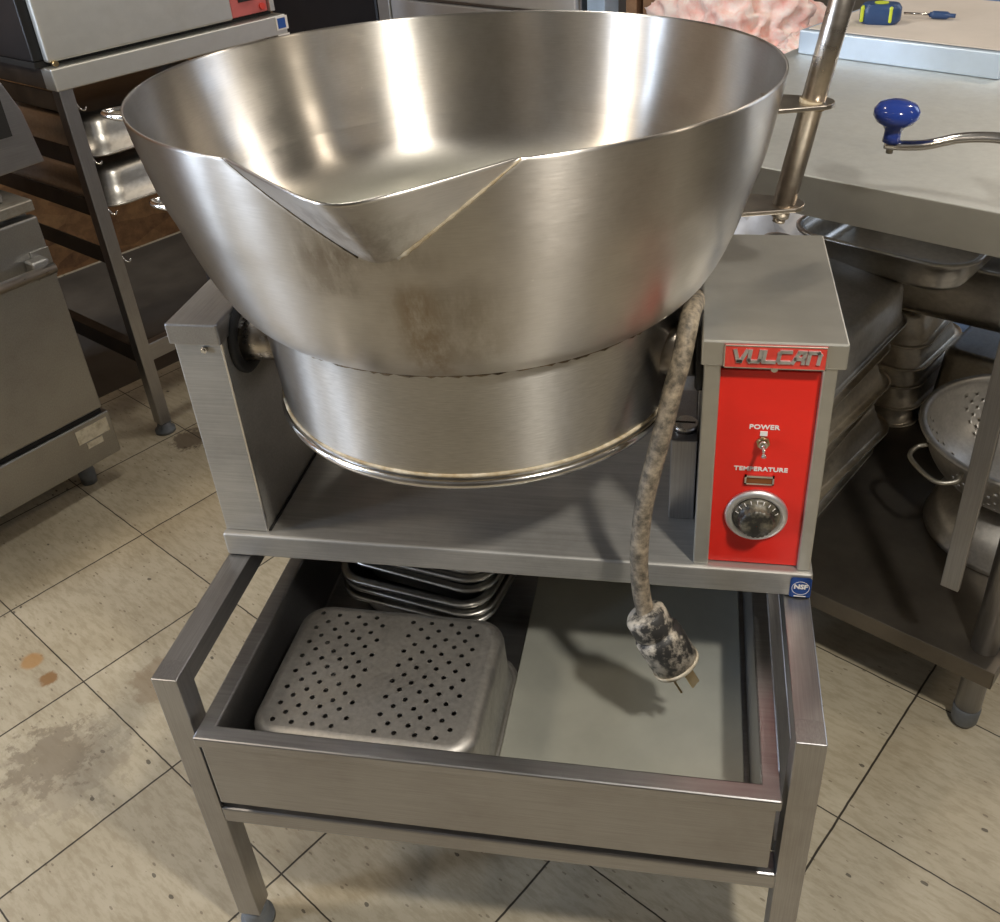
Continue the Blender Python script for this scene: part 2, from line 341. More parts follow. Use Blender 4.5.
def tube(bm, pts, r, n=14, k=8, radii=None, closed=False, flat=1.0):
    C = catmull(pts, k) if k > 1 else [Vector(p) for p in pts]
    up = None; rings = []
    for i, c in enumerate(C):
        t = (C[min(i + 1, len(C) - 1)] - C[max(i - 1, 0)]).normalized()
        if up is None: up = t.orthogonal().normalized()
        up = (up - t * up.dot(t)).normalized(); s = t.cross(up)
        rr = radii[min(len(radii) - 1, int(i / (len(C) - 1) * (len(radii) - 1) + 0.5))] if radii else r
        rings.append([bm.verts.new(c + up * rr * math.cos(2 * PI * j / n) + s * rr * flat * math.sin(2 * PI * j / n)) for j in range(n)])
    for A, B in zip(rings, rings[1:]):
        for j in range(n):
            f = bm.faces.new((A[j], A[(j + 1) % n], B[(j + 1) % n], B[j])); f.smooth = True
    bm.faces.new(rings[0][::-1]); bm.faces.new(rings[-1])
def rrect(hx, hy, r, z, n=8):
    out = []
    for cx, cy, a in ((hx - r, hy - r, 0), (-hx + r, hy - r, 90), (-hx + r, -hy + r, 180), (hx - r, -hy + r, 270)):
        for i in range(n + 1):
            t = math.radians(a + 90 * i / n); out.append((cx + r * math.cos(t), cy + r * math.sin(t), z))
    return out
def loops(bm, L, cap=True, smooth=True):
    R = [[bm.verts.new(p) for p in l] for l in L]; n = len(R[0])
    for A, B in zip(R, R[1:]):
        for i in range(n):
            f = bm.faces.new((A[i], A[(i + 1) % n], B[(i + 1) % n], B[i])); f.smooth = smooth
    if cap: bm.faces.new(R[-1])
    return R
def slab(bm, outline, z0, z1):
    """prism from an xy outline"""
    n = len(outline)
    lo = [bm.verts.new((x, y, z0)) for x, y in outline]; hi = [bm.verts.new((x, y, z1)) for x, y in outline]
    for i in range(n): bm.faces.new((lo[i], lo[(i + 1) % n], hi[(i + 1) % n], hi[i]))
    bm.faces.new(lo[::-1]); bm.faces.new(hi)
def text(name, body, size, mat, parent, loc, rot=(PI / 2, 0, 0), bold=0.0, depth=0.0006, sx=1.0, shear=0.0, space=1.0):
    c = bpy.data.curves.new(name, 'FONT'); c.body = body; c.size = size; c.extrude = depth; c.offset = bold
    c.align_x = 'CENTER'; c.align_y = 'CENTER'; c.shear = shear; c.space_character = space; c.resolution_u = 3
    t = bpy.data.objects.new(name, c); COL.objects.link(t)
    bpy.context.view_layer.update()
    me = bpy.data.meshes.new_from_object(t.evaluated_get(bpy.context.evaluated_depsgraph_get()))
    bpy.data.objects.remove(t); bpy.data.curves.remove(c)
    me.materials.clear(); me.materials.append(mat)
    o = bpy.data.objects.new(name, me); COL.objects.link(o); o.parent = parent; o.location = loc; o.rotation_euler = rot; o.scale = (sx, 1, 1)
    return o

def copy_tree(o, parent=None):
    c = o.copy(); COL.objects.link(c)
    if parent is not None: c.parent = parent
    for ch in list(o.children): copy_tree(ch, c)
    return c

# ================================================================== SETTING
def struct(o): o['kind'] = 'structure'; return o
HX0, HX1, HY0, HY1, HZ = -2.4, 3.6, -3.2, 3.3, 2.75
def roomobj(name, bm, mat, **k):
    o = obj(name, bm, mat, **k); o.rotation_euler = (0, 0, RY); return struct(o)
bm = bmesh.new()
v = [bm.verts.new(p) for p in [(-3.2, -5, 0), (8, -5, 0), (8, 5, 0), (-3.2, 5, 0)]]
fl = bmesh.new(); corners = [rw(HX0, HY0), rw(HX1, HY0), rw(HX1, HY1), rw(HX0, HY1)]
bm.free()
fl.faces.new([fl.verts.new(((c - TO).dot(E1), -(c - TO).dot(E2), 0)) for c in corners])
floor = obj('floor', fl, M['floor'], loc=TO, rot=(0, 0, TY)); struct(floor)
# tile lattice: local x along E1, local y along -E2
bm = bmesh.new(); bx(bm, HX0 - .1, HX0, HY0, -2.5, 0, HZ); bx(bm, HX0 - .1, HX0, -2.5, -1.7, 2.25, HZ); bx(bm, HX0 - .1, HX0, -1.7, HY1, 0, HZ); roomobj('wall_left', bm, M['osb'])
bm = bmesh.new(); bx(bm, HX0 - .1, HX0 + .01, -2.55, -2.5, 0, 2.3); bx(bm, HX0 - .1, HX0 + .01, -1.7, -1.65, 0, 2.3); bx(bm, HX0 - .1, HX0 + .01, -2.5, -1.7, 2.25, 2.3); roomobj('trim_1', bm, M['wood'])
bm = bmesh.new(); bx(bm, HX1, HX1 + .1, HY0, HY1, 0, HZ); roomobj('wall_right', bm, M['wall'])
bm = bmesh.new(); bx(bm, HX0, -2.1, HY0 - .1, HY0, 0, HZ); bx(bm, -1.5, HX1, HY0 - .1, HY0, 0, HZ); bx(bm, -2.1, -1.5, HY0 - .1, HY0, 0, .95); bx(bm, -2.1, -1.5, HY0 - .1, HY0, 2.25, HZ)
fb = bmesh.new()
for a in ((-2.1, -2.05, .95, 2.25), (-1.55, -1.5, .95, 2.25), (-2.05, -1.55, .95, 1.0), (-2.05, -1.55, 2.2, 2.25)): bx(fb, a[0], a[1], HY0 - .08, HY0 - .02, a[2], a[3])
roomobj('window_2', fb, M['white']); roomobj('wall_front', bm, M['wall'])
bm = bmesh.new()                                   # back wall with a window opening
bx(bm, HX0, 0.7, HY1, HY1 + .1, 0, HZ); bx(bm, 2.1, HX1, HY1, HY1 + .1, 0, HZ)
bx(bm, 0.7, 2.1, HY1, HY1 + .1, 0, 1.05); bx(bm, 0.7, 2.1, HY1, HY1 + .1, 2.4, HZ); roomobj('wall_back', bm, M['wall'])
bm = bmesh.new()
for a in ((0.7, 0.76, 1.05, 2.4), (2.04, 2.1, 1.05, 2.4), (0.7, 2.1, 1.05, 1.11), (0.7, 2.1, 2.34, 2.4), (1.37, 1.43, 1.05, 2.4)):
    bx(bm, a[0], a[1], HY1 + .01, HY1 + .07, a[2], a[3])
roomobj('window_1', bm, M['white'])
bm = bmesh.new(); bx(bm, HX0, HX1, HY0, HY1, HZ, HZ + .1); roomobj('ceiling', bm, M['ceil'])

# dark mat lying behind the rack
bm = bmesh.new(); bx(bm, -2.38, -1.475, 0.05, 1.88, 0.0, 0.0015)
o = obj('rubber_mat', bm, M['mat'], bevel=0.0004); o.rotation_euler = (0, 0, RY)
tag(o, 'dark grey rubber mat lying on the floor behind the pan rack', 'mat')

# ================================================================== BRAISING PAN
H, P = 0.5238, 0.0373; ZP = H + P
W = 0.7587
BP = empty('tilting_braising_pan', (0.38, 0.15, H), 0, 'round stainless steel tilting braising pan with a pouring lip, red control panel and hanging cord', 'braising pan')
OFF = Vector((0.38, 0.15, H))
def bpart(name, bm, mat, parent=None, **k):
    """bmesh given in world coordinates -> part of the braising pan"""
    p = parent or BP
    o = obj(name, bm, mat, p, **k)
    o.location = (Vector(k.get('loc') or (0, 0, 0)) - worldpos(p)); return o
def worldpos(p):
    v = Vector((0, 0, 0))
    while p: v += p.location; p = p.parent
    return v
CX, CY = 0.3385, 0.152
# ---- bowl
PROF = [(0.2635, .886), (0.274, .8935), (0.285, .9055), (0.294, .920), (0.302, .9365), (0.310, .957), (0.3175, .980), (0.3245, 1.005), (0.3325, 1.03), (0.3382, 1.055), (0.3427, 1.08), (0.3462, 1.10), (0.3488, 1.12)]
def prof_r(z):
    pts = PROF
    for i in range(len(pts) - 1):
        (r0, z0), (r1, z1) = pts[i], pts[i + 1]
        if z <= z1 or i == len(pts) - 2:
            t = (z - z0) / (z1 - z0)
            rm = pts[i - 1][0] if i > 0 else r0 - (r1 - r0); rp = pts[i + 2][0] if i + 2 < len(pts) else r1 + (r1 - r0)
            return 0.5 * ((2 * r0) + (r1 - rm) * t + (2 * rm - 5 * r0 + 4 * r1 - rp) * t * t + (3 * r0 - rm - 3 * r1 + rp) * t ** 3)
ZA, ZR, HWR, YT = 1.031, 1.12, 0.125, -0.2600      # lip apex, rim height, half width at rim, tip y (world)
def lipw(t):
    t = max(0.0, t); return HWR * (.92 * t + .08 * min(1, t / .07) ** .5)
def build_bowl():
    bm = bmesh.new(); uv = bm.loops.layers.uv.new('UVMap')
    NC = 300
    zs = [.886 + (ZA - .886) * i / 26 for i in range(27)] + [ZA + (ZR - ZA) * i / 30 for i in range(1, 31)]
    rows = []; th0s = []
    def setuv(f, us, vs):
        for l, u, v_ in zip(f.loops, us, vs): l[uv].uv = (u, v_)
    floor_prof = [(0.0005, .874), (0.12, .874), (0.215, .875), (0.240, .8775), (0.255, .8815)]
    for r, z in floor_prof:
        rows.append(([bm.verts.new((r * math.sin(2 * PI * j / NC), -r * math.cos(2 * PI * j / NC), z)) for j in range(NC + 1)], z, 0.0, [j / NC for j in range(NC + 1)]))
    for z in zs:
        r = prof_r(z); wv = lipw((z - ZA) / (ZR - ZA)); a0 = math.asin(wv / r)
        ang = [a0 + (2 * PI - 2 * a0) * j / NC for j in range(NC + 1)]
        rows.append(([bm.verts.new((r * math.sin(a), -r * math.cos(a), z)) for a in ang], z, a0, [a / (2 * PI) for a in ang]))
    # arc length v
    s = [0]
    for A, B in zip(rows, rows[1:]): s.append(s[-1] + (A[0][NC // 2].co - B[0][NC // 2].co).length)
    for i in range(len(rows) - 1):
        A, B = rows[i], rows[i + 1]
        for j in range(NC):
            f = bm.faces.new((A[0][j], A[0][j + 1], B[0][j + 1], B[0][j])); f.smooth = True
            setuv(f, (A[3][j], A[3][j + 1], B[3][j + 1], B[3][j]), (s[i], s[i], s[i + 1], s[i + 1]))
    # lip
    NL = 48; prev = None
    yt = YT - CY
    for i in range(len(rows)):
        row, z, a0, _ = rows[i]
        if z < ZA - 1e-6: continue
        r = prof_r(z); t = (z - ZA) / (ZR - ZA); wv = lipw(t)
        yb0 = -prof_r(ZA); ytz = yb0 + (yt - yb0) * (t ** 0.96) - 0.000
        yc = -math.sqrt(r * r - wv * wv); cur = []
        rho = 0.20
        for k in range(NL + 1):
            u = -1 + 2 * k / NL; x = u * wv
            au = math.sqrt(u * u + rho * rho) ; e = math.sqrt(1 + rho * rho)
            g = (au - rho) / (e - rho)
            y = ytz + (yc - ytz) * g
            cur.append(bm.verts.new((x, y, z - .009 * t * t * (1 - g))))
        if prev:
            for k in range(NL):
                f = bm.faces.new((prev[0][k], prev[0][k + 1], cur[k + 1], cur[k])); f.smooth = True
                setuv(f, [(q / NL - .5) * .12 for q in (k, k + 1, k + 1, k)], (prev[1], prev[1], z, z))
        prev = (cur, z)
    bmesh.ops.remove_doubles(bm, verts=bm.verts, dist=0.00012)
    bmesh.ops.dissolve_degenerate(bm, edges=bm.edges, dist=0.00005)
    for v_ in bm.verts:                                   # the pan sits tipped forward by a degree
        if v_.co.z > .886: v_.co.z -= .020 * v_.co.y * min(1, (v_.co.z - .886) / .12)
    bmesh.ops.recalc_face_normals(bm, faces=bm.faces)
    bm.faces.ensure_lookup_table()
    # normals should point outwards (down/out)
    f = max(bm.faces, key=lambda f: f.calc_center_median().x)
    if f.normal.x < 0: bmesh.ops.reverse_faces(bm, faces=bm.faces)
    return bm
bowl = bpart('bowl', build_bowl(), M['bowl'], loc=(CX, CY, 0), solid=0.0022, soff=-1)
for p_ in bowl.data.polygons: p_.use_smooth = True
def bottom_surface():
    bm = bmesh.new(); uv = bm.loops.layers.uv.new('UVMap'); n = 180
    pr = [(.0005, .8900), (.08, .8902), (.14, .8915), (.185, .8945), (.22, .8998), (.246, .9070), (.266, .9165), (.281, .9275), (.2925, .9400), (.3015, .9520), (.3080, .9640), (.3128, .9760), (.3168, .9875), (.3180, .9905)]
    R = [[bm.verts.new((r * math.sin(2 * PI * j / n), -r * math.cos(2 * PI * j / n), z)) for j in range(n)] for r, z in pr]
    sv = [0]
    for a, b in zip(pr, pr[1:]): sv.append(sv[-1] + math.hypot(a[0] - b[0], a[1] - b[1]))
    for i in range(len(pr) - 1):
        for j in range(n):
            k = (j + 1) % n; f = bm.faces.new((R[i][j], R[i][k], R[i + 1][k], R[i + 1][j])); f.smooth = True
            for l, (u, v_) in zip(f.loops, ((j / n, sv[i]), ((j + 1) / n, sv[i]), ((j + 1) / n, sv[i + 1]), (j / n, sv[i + 1]))): l[uv].uv = (u, v_)
    for v_ in bm.verts: v_.co.z -= .020 * v_.co.y * max(0, min(1, (v_.co.z - .886) / .12))
    return bm
bpart('cooking_surface', bottom_surface(), M['bowl_in'], bowl, loc=(CX, CY, 0), smooth=True)
def crease(sgn, rad, mat, lab, j=0.6):
    pts = []
    for i in range(2, 31):
        t = i / 30; z = ZA + (ZR - ZA) * t; wv = lipw(t); r = prof_r(z)
        yl = -math.sqrt(r * r - wv * wv); pts.append((CX + sgn * (wv + .0004), CY + yl + .0002, z - .020 * yl * min(1, (z - .886) / .12)))
    bm = bmesh.new(); tube(bm, pts, rad, 8, 1, radii=[rad * (1 + j * (random.random() - .5)) * (1.25 - .7 * i / 28) for i in range(29)])
    o = bpart('weld_bead', bm, mat, bowl); o['label'] = lab
crease(1, .0022, M['crust'], 'tan crusted weld bead'); crease(-1, .0010, M['seam'], 'thin dark weld bead')
# weld crust along the right crease of the lip and at the seam
def ring_mesh(r, z, rad, n=120, k=8, jit=0.0):
    bm = bmesh.new(); R = []
    for i in range(n):
        a = 2 * PI * i / n; j = 1 + jit * (random.random() - .5)
        R.append([bm.verts.new(((r + rad * j * math.cos(2 * PI * q / k)) * math.cos(a), (r + rad * j * math.cos(2 * PI * q / k)) * math.sin(a), z + rad * j * math.sin(2 * PI * q / k))) for q in range(k)])
    for i in range(n):
        A, B = R[i], R[(i + 1) % n]
        for q in range(k):
            f = bm.faces.new((A[q], A[(q + 1) % k], B[(q + 1) % k], B[q])); f.smooth = True
    return bm
# ---- heater skirt
bm = bmesh.new(); uvl = bm.loops.layers.uv.new('UVMap')
n = 160; pr = [(0.2615, .8865), (0.2610, .884), (0.2560, .82), (0.2520, .755), (0.2515, .748)]
rings = [[bm.verts.new((r * math.cos(2 * PI * i / n), r * math.sin(2 * PI * i / n), z)) for i in range(n)] for r, z in pr]
for A, B in zip(range(4), range(1, 5)):
    for i in range(n):
        f = bm.faces.new((rings[A][i], rings[B][i], rings[B][(i + 1) % n], rings[A][(i + 1) % n])); f.smooth = True
        for l, (u, v_) in zip(f.loops, ((i / n, pr[A][1]), (i / n, pr[B][1]), ((i + 1) / n, pr[B][1]), ((i + 1) / n, pr[A][1]))): l[uvl].uv = (u, v_)
bm.faces.new([x for x in rings[-1]])
sk = bpart('heater_skirt', bm, M['skirt'], loc=(CX, CY, 0))
o = bpart('rolled_bead', ring_mesh(0.2525, .7445, .0058), M['chrome'], sk, loc=(CX, CY, 0), smooth=True)
o = bpart('rolled_bead', ring_mesh(0.2527, .7555, .0022, jit=.3), M['crust'], sk, loc=(CX, CY, 0), smooth=True); o['label'] = 'thin tan crusted bead'
o = bpart('weld_seam', ring_mesh(0.2628, .8868, .0022, n=300, k=6, jit=1.1), M['seam'], sk, loc=(CX, CY, 0), smooth=True); o['label'] = 'dark crusted seam'

# ---- lid support tube and brackets on the right
TB = Vector((0.706, 0.118, 0.952)); TT = Vector((0.742, 0.118, 1.30))
PB, PT = Vector((0.696, .15, .967)), Vector((0.7155, .15, 1.078))
d = (PT - PB).normalized()
bm = bmesh.new(); cyl(bm, PB - d * .004, PB + d * .36, 0.0125, n=40)
st = bpart('lid_support_tube', bm, M['tube'])
bm = bmesh.new(); cyl(bm, PB - d * .014, PB - d * .0, 0.0095, n=32); cyl(bm, PB - d * .020, PB - d * .014, 0.007, n=24)
bpart('tube_plug', bm, M['tube'], st)
bm = bmesh.new(); cyl(bm, PT - d * .004, PT + d * .004, 0.0142, n=40); bpart('weld_collar', bm, M['crust'], st)
for (c, zz) in ((PB, 0.967), (PT, 1.078)):
    bm = bmesh.new(); rr = prof_r(zz) - .004
    xs = CX + math.sqrt(max(0, rr * rr - .001))
    out = [(xs - .012, .15 - .035), (c.x - .004, .15 - .022)]
    for i in range(9):
        a = -PI / 2 + PI * i / 8; out.append((c.x + .006 + .017 * math.cos(a), .15 + .019 * math.sin(a)))
    out += [(c.x - .004, .15 + .022), (xs - .012, .15 + .035)]
    slab(bm, out, c.z - .0025, c.z + .0025)
    bpart('bracket', bm, M['tube'], st, bevel=.001)
# ---- loop lugs on the left rim
for (zz, yy, ln) in ((1.072, .150, .092), (.962, .150, .090)):
    r = prof_r(zz); x0 = CX - math.sqrt(r * r - (yy - CY) ** 2)
    bm = bmesh.new(); tube(bm, [(x0 + .001, yy - .022, zz), (x0 - ln * .7, yy - .018, zz + .002), (x0 - ln, yy, zz + .002), (x0 - ln * .7, yy + .018, zz + .002), (x0 + .001, yy + .022, zz)], .0042, 10, 6)
    bpart('loop_lug', bm, M['chrome'])

# ---- trunnions
for s, x0, x1, xr in ((1, 0.058, 0.112, .066), (-1, 0.621, 0.566, .611)):
    bm = bmesh.new(); cyl(bm, (x0, .070, .826), (x1, .070, .826), .031, n=48)
    t_ = bpart('trunnion', bm, M['tube'])
    bm = bmesh.new(); revolve(bm, [(.034, -.002), (.047, -.002), (.048, .004), (.044, .007), (.034, .007)], 40)
    o = bpart('seal_ring', bm, M['black'], t_, loc=(xr - .004 * s, .070, .826)); o.rotation_euler = (0, PI / 2 * s, 0)

# ---- base plate
bm = bmesh.new(); bx(bm, 0, W, 0, 0.40, H + .0005, ZP)
bpl = bpart('base_plate', bm, M['film'], bevel=.004, seg=3)
bm = bmesh.new()
for i, p_ in enumerate(rrect(.0125, .0165, .004, 0, 5)): bm.verts.new(p_)
bm.faces.new(bm.verts[:]); bmesh.ops.solidify(bm, geom=bm.faces[:], thickness=.0006)
cl_ = bpart('certification_label', bm, M['blue_label'], bpl, loc=(.7455, -.0012, H + .0165)); cl_.rotation_euler = (PI / 2, 0, 0)
text('label_lettering', 'NSF', .0095, M['white'], cl_, (0, .002, .0008), (0, 0, 0), bold=.0004, depth=.0001)
bm = bmesh.new(); R_ = ring_mesh(.0102, 0, .0003, 40, 4); bm.free()
o = obj('label_ring', R_, M['white'], cl_, loc=(0, .0, .0008)); o.scale = (1, 1.0, 1)
bm = bmesh.new(); bx(bm, -.007, .007, -.0135, -.0125, .0004, .0009); obj('label_line', bm, M['white'], cl_)

# ---- left trunnion housing
bm = bmesh.new(); bx(bm, .003, .062, .009, .285, ZP + .0005, .846)
hs = bpart('trunnion_housing', bm, M['film'], bevel=.0018)
bm = bmesh.new(); bx(bm, 0, .0645, .0035, .292, .8455, .8725); bpart('housing_cap', bm, M['steel_y'], hs, bevel=.002)
bm = bmesh.new(); cyl(bm, (.041, .0095, .838), (.041, .0045, .838), .0042, n=6); cyl(bm, (.041, .0050, .838), (.041, .0030, .838), .0020, n=12); bpart('screw', bm, M['chrome'], hs)
bm = bmesh.new(); bx(bm, .0605, .0635, .009, .0115, ZP + .001, .845); bpart('corner_edge', bm, M['chrome'], hs, bevel=.0006)
bm = bmesh.new(); bx(bm, .0622, .0655, .012, .28, ZP, ZP + .0018); bpart('sealant_line', bm, M['hole'], hs)

# ---- control console
bm = bmesh.new(); bx(bm, .6175, .7535, .0165, .286, ZP + .0005, .8435)
cs = bpart('control_console', bm, M['steel_z'], bevel=.0015)
bm = bmesh.new(); bx(bm, .613, .7625, .0030, .2915, .8430, .8735); cap = bpart('console_cap', bm, M['steel_light'], cs, bevel=.002)
for x0, x1 in ((.6165, .6345), (.7395, .7545)):
    bm = bmesh.new(); bx(bm, x0, x1, .006, .03, ZP + .0005, .8435); bpart('console_post', bm, M['steel_light'], cs, bevel=.0018)
bm = bmesh.new(); bx(bm, .6347, .7393, .0125, .0162, ZP + .002, .8335); pan_ = bpart('red_panel', bm, M['red'], cs, bevel=.0004)
pan_['label'] = 'bright red front panel'
def onp(o): return o
yF = .0122
def ptext(s, x, z, size, **k):
    o = text('lettering', s, size, M['white'], pan_, Vector((x, yF, z)) - worldpos(pan_), depth=.00025, **k); o['label'] = 'white printed word ' + s; return o
ptext('POWER', .686, .7615, .0082, bold=.00025, sx=1.12, space=1.05)
ptext('TEMPERATURE', .6865, .7040, .0078, bold=.00025, sx=1.12, space=1.05)
# toggle switch
bm = bmesh.new(); cyl(bm, (.686, yF, .7425), (.686, yF - .004, .7425), .0078, n=6); sw = bpart('toggle_switch', bm, M['brass'], cs)
bm = bmesh.new(); cyl(bm, (.686, yF - .004, .7425), (.686, yF - .009, .7425), .0050, n=20); bpart('threaded_collar', bm, M['chrome'], sw)
bm = bmesh.new(); tube(bm, [(.686, yF - .008, .7425), (.6862, yF - .014, .739), (.6865, yF - .020, .7345)], .0022, 12, 5, radii=[.0018, .0022, .0030]); bpart('lever', bm, M['chrome'], sw)
bm = bmesh.new(); bx(bm, .682, .690, yF - .001, yF, .7505, .7565); bpart('on_plate', bm, M['white'], sw)
# indicator lamp
bm = bmesh.new()
for a in ((.6695, .7025, .6935, .6960), (.6695, .7025, .6835, .6855), (.6695, .6715, .6835, .6960), (.7005, .7025, .6835, .6960)): bx(bm, a[0], a[1], yF - .0025, yF, a[2], a[3])
il = bpart('indicator_lamp', bm, M['chrome'], cs)
bm = bmesh.new(); bx(bm, .6715, .7005, yF - .0008, yF, .6855, .6935); o = bpart('lens', bm, M['amber'], il); o['label'] = 'dark amber lens'
# thermostat knob
KX, KZ = .6860, .6385
bm = bmesh.new(); revolve(bm, [(.0265, 0), (.0365, 0), (.0362, .003), (.0335, .0055), (.0285, .0060), (.0265, .003)], 72)
kr = bpart('thermostat_dial', bm, M['letter'], cs, loc=(KX, yF, KZ)); kr.rotation_euler = (PI / 2, 0, 0)
bm = bmesh.new(); rings = revolve(bm, [(.0268, .0005), (.0268, .006), (.0240, .0085), (.0205, .0095), (.0200, .018), (.0185, .021), (.0100, .0222), (.0005, .0224)], 60)
for ri in (4, 5):
    for i, v_ in enumerate(rings[ri]):
        if i % 3 == 0: v_.co.x *= .93; v_.co.y *= .93
kn = obj('knob', bm, M['knob'], kr); kn['label'] = 'worn black knob'
for i in range(9):
    a = math.radians(20 + i * 17.5); bm = bmesh.new()
    p0, p1 = Vector((math.cos(a) * .0218, math.sin(a) * .0218, .0093)), Vector((math.cos(a) * .0258, math.sin(a) * .0258, .0073)); 
    cyl(bm, p0, p1, .00055, n=6); obj('dial_mark', bm, M['white'], kn)
# name plate
bm = bmesh.new(); bx(bm, -.0525, .0525, -.0150, .0125, 0, .0020); bg = bpart('name_plate', bm, M['red_old'], cs, loc=(.6890, .0030, .8580), bevel=.001); bg.rotation_euler = (PI / 2, 0, 0)
bg['label'] = 'red name plate with chrome lettering'
bm = bmesh.new()
for a in ((-.0525, .0525, .0112, .0125), (-.0525, .0525, -.0150, -.0138), (-.0525, -.0513, -.0150, .0125), (.0513, .0525, -.0150, .0125)): bx(bm, a[0], a[1], a[2], a[3], .0018, .0026)
obj('plate_border', bm, M['chrome'], bg)
# chunky rounded capitals, built as strokes
def stroke_letters(word, x0, wd, hgt, gap, th):
    G = {'V': [[(-.05, 1), (.38, 0)], [(.38, 0), (.62, 0)], [(.62, 0), (1.05, 1)]],
         'U': [[(0, 1), (0, .15), (.12, 0), (.88, 0), (1, .15), (1, 1)]],
         'L': [[(0, 1), (0, 0), (1, 0)]],
         'C': [[(1, 1), (.15, 1), (0, .85), (0, .15), (.15, 0), (1, 0)]],
         'A': [[(0, 0), (.42, 1), (.95, 1), (.95, 0)], [(.2, .38), (.95, .38)]],
         'N': [[(0, 0), (0, 1), (.8, 1), (1, .8), (1, 0)]]}
    res = []
    for i, ch in enumerate(word):
        bm = bmesh.new()
        for pts in G[ch]:
            q = [Vector((x0 + i * (wd + gap) + p[0] * wd + (p[1]) * .0015, (p[1] - .5) * hgt, .0024)) for p in pts]
            for a, b_ in zip(q, q[1:]):
                d_ = (b_ - a).normalized(); s_ = Vector((-d_.y, d_.x, 0)) * th / 2; a2, b2 = a - d_ * th * .4, b_ + d_ * th * .4
                lo = [bm.verts.new(p + Vector((0, 0, -.0010))) for p in (a2 - s_, b2 - s_, b2 + s_, a2 + s_)]
                hi = [bm.verts.new(p + Vector((0, 0, .0012))) for p in (a2 - s_ * .8, b2 - s_ * .8, b2 + s_ * .8, a2 + s_ * .8)]
                for j in range(4): bm.faces.new((lo[j], lo[(j + 1) % 4], hi[(j + 1) % 4], hi[j]))
                bm.faces.new(hi); bm.faces.new(lo[::-1])
        res.append(bm)
    return res
for bm in stroke_letters('VULCAN', -.0420, .0108, .0125, .0042, .0046): obj('letter', bm, M['letter'], bg)
bm = bmesh.new(); cyl(bm, (.690, .013, .8385), (.690, .0075, .8385), .0036, n=20); cyl(bm, (.690, .008, .8385), (.690, .0065, .8385), .0018, n=12); bpart('screw', bm, M['chrome'], cs)

# ---- conduit box behind, between skirt and console
bm = bmesh.new(); bx(bm, .583, .6155, .09, .21, ZP + .0005, .685)
jb = bpart('conduit_box', bm, M['steel_z'], bevel=.002)
bm = bmesh.new(); cyl(bm, (.600, .118, .685), (.600, .118, .694), .0155, n=32); sb = bpart('slotted_cap', bm, M['chrome'], jb)
bm = bmesh.new(); bx(bm, .5875, .6125, .1165, .1195, .693, .6945); o = bpart('slot', bm, M['hole'], sb); 

# ---- power cord and plug
bm = bmesh.new()
cp = [(.612, .160, .845), (.606, .105, .868), (.6000, .040, .884), (.5930, .010, .850), (.5835, -.006, .810), (.5745, -.018, .765), (.5670, -.026, .730), (.5590, -.034, .690), (.5545, -.040, .645), (.5535, -.045, .600), (.5570, -.050, .560), (.5635, -.054, .527)]
tube(bm, cp, .0108, 20, 8); cord = bpart('power_cord', bm, M['cord']); cord['label'] = 'stiff grease-stained grey cord'
pc = Vector((.5605, -.055, .532)); pd = (Vector((.6135, -.068, .440)) - pc).normalized()
bm = bmesh.new(); n = 40; a = pd.orthogonal().normalized(); b_ = pd.cross(a)
prof = [(.0125, -.002), (.0225, .000), (.0255, .004), (.0262, .027), (.0246, .029), (.0252, .0305), (.0290, .033), (.0296, .041), (.0294, .080)]
R_ = [[bm.verts.new(pc + pd * t + (a * math.cos(2 * PI * i / n) + b_ * math.sin(2 * PI * i / n)) * (r * (.965 if (i % 10 == 0 and t > .03) else 1))) for i in range(n)] for r, t in prof]
for A, B in zip(R_, R_[1:]):
    for i in range(n): f = bm.faces.new((A[i], A[(i + 1) % n], B[(i + 1) % n], B[i])); f.smooth = True
bm.faces.new(R_[0][::-1]); bm.faces.new(R_[-1])
pl = bpart('plug', bm, M['plug'], cord); pl['label'] = 'black plug body caked with flour'
bm = bmesh.new(); cyl(bm, pc + pd * .0795, pc + pd * .0845, .0303, .0301, n=48); bpart('plug_rim', bm, M['plug_rim'], pl)
for ang, ln in ((0.3, .034), (2.4, .034), (4.5, .030)):
    rd = (a * math.cos(ang) + b_ * math.sin(ang)); c0 = pc + pd * .084 + rd * .0135; tn = pd.cross(rd)
    bm = bmesh.new(); vs = [bm.verts.new(c0 + tn * (sx * .0066) + rd * (sy * .0015) + pd * (sz * ln)) for sz in (0, 1) for sy in (-1, 1) for sx in (-1, 1)]
    for f in ((0, 2, 3, 1), (4, 5, 7, 6), (0, 1, 5, 4), (2, 6, 7, 3), (0, 4, 6, 2), (1, 3, 7, 5)): bm.faces.new([vs[i] for i in f])
    bpart('prong', bm, M['brass'], pl, bevel=.0005)

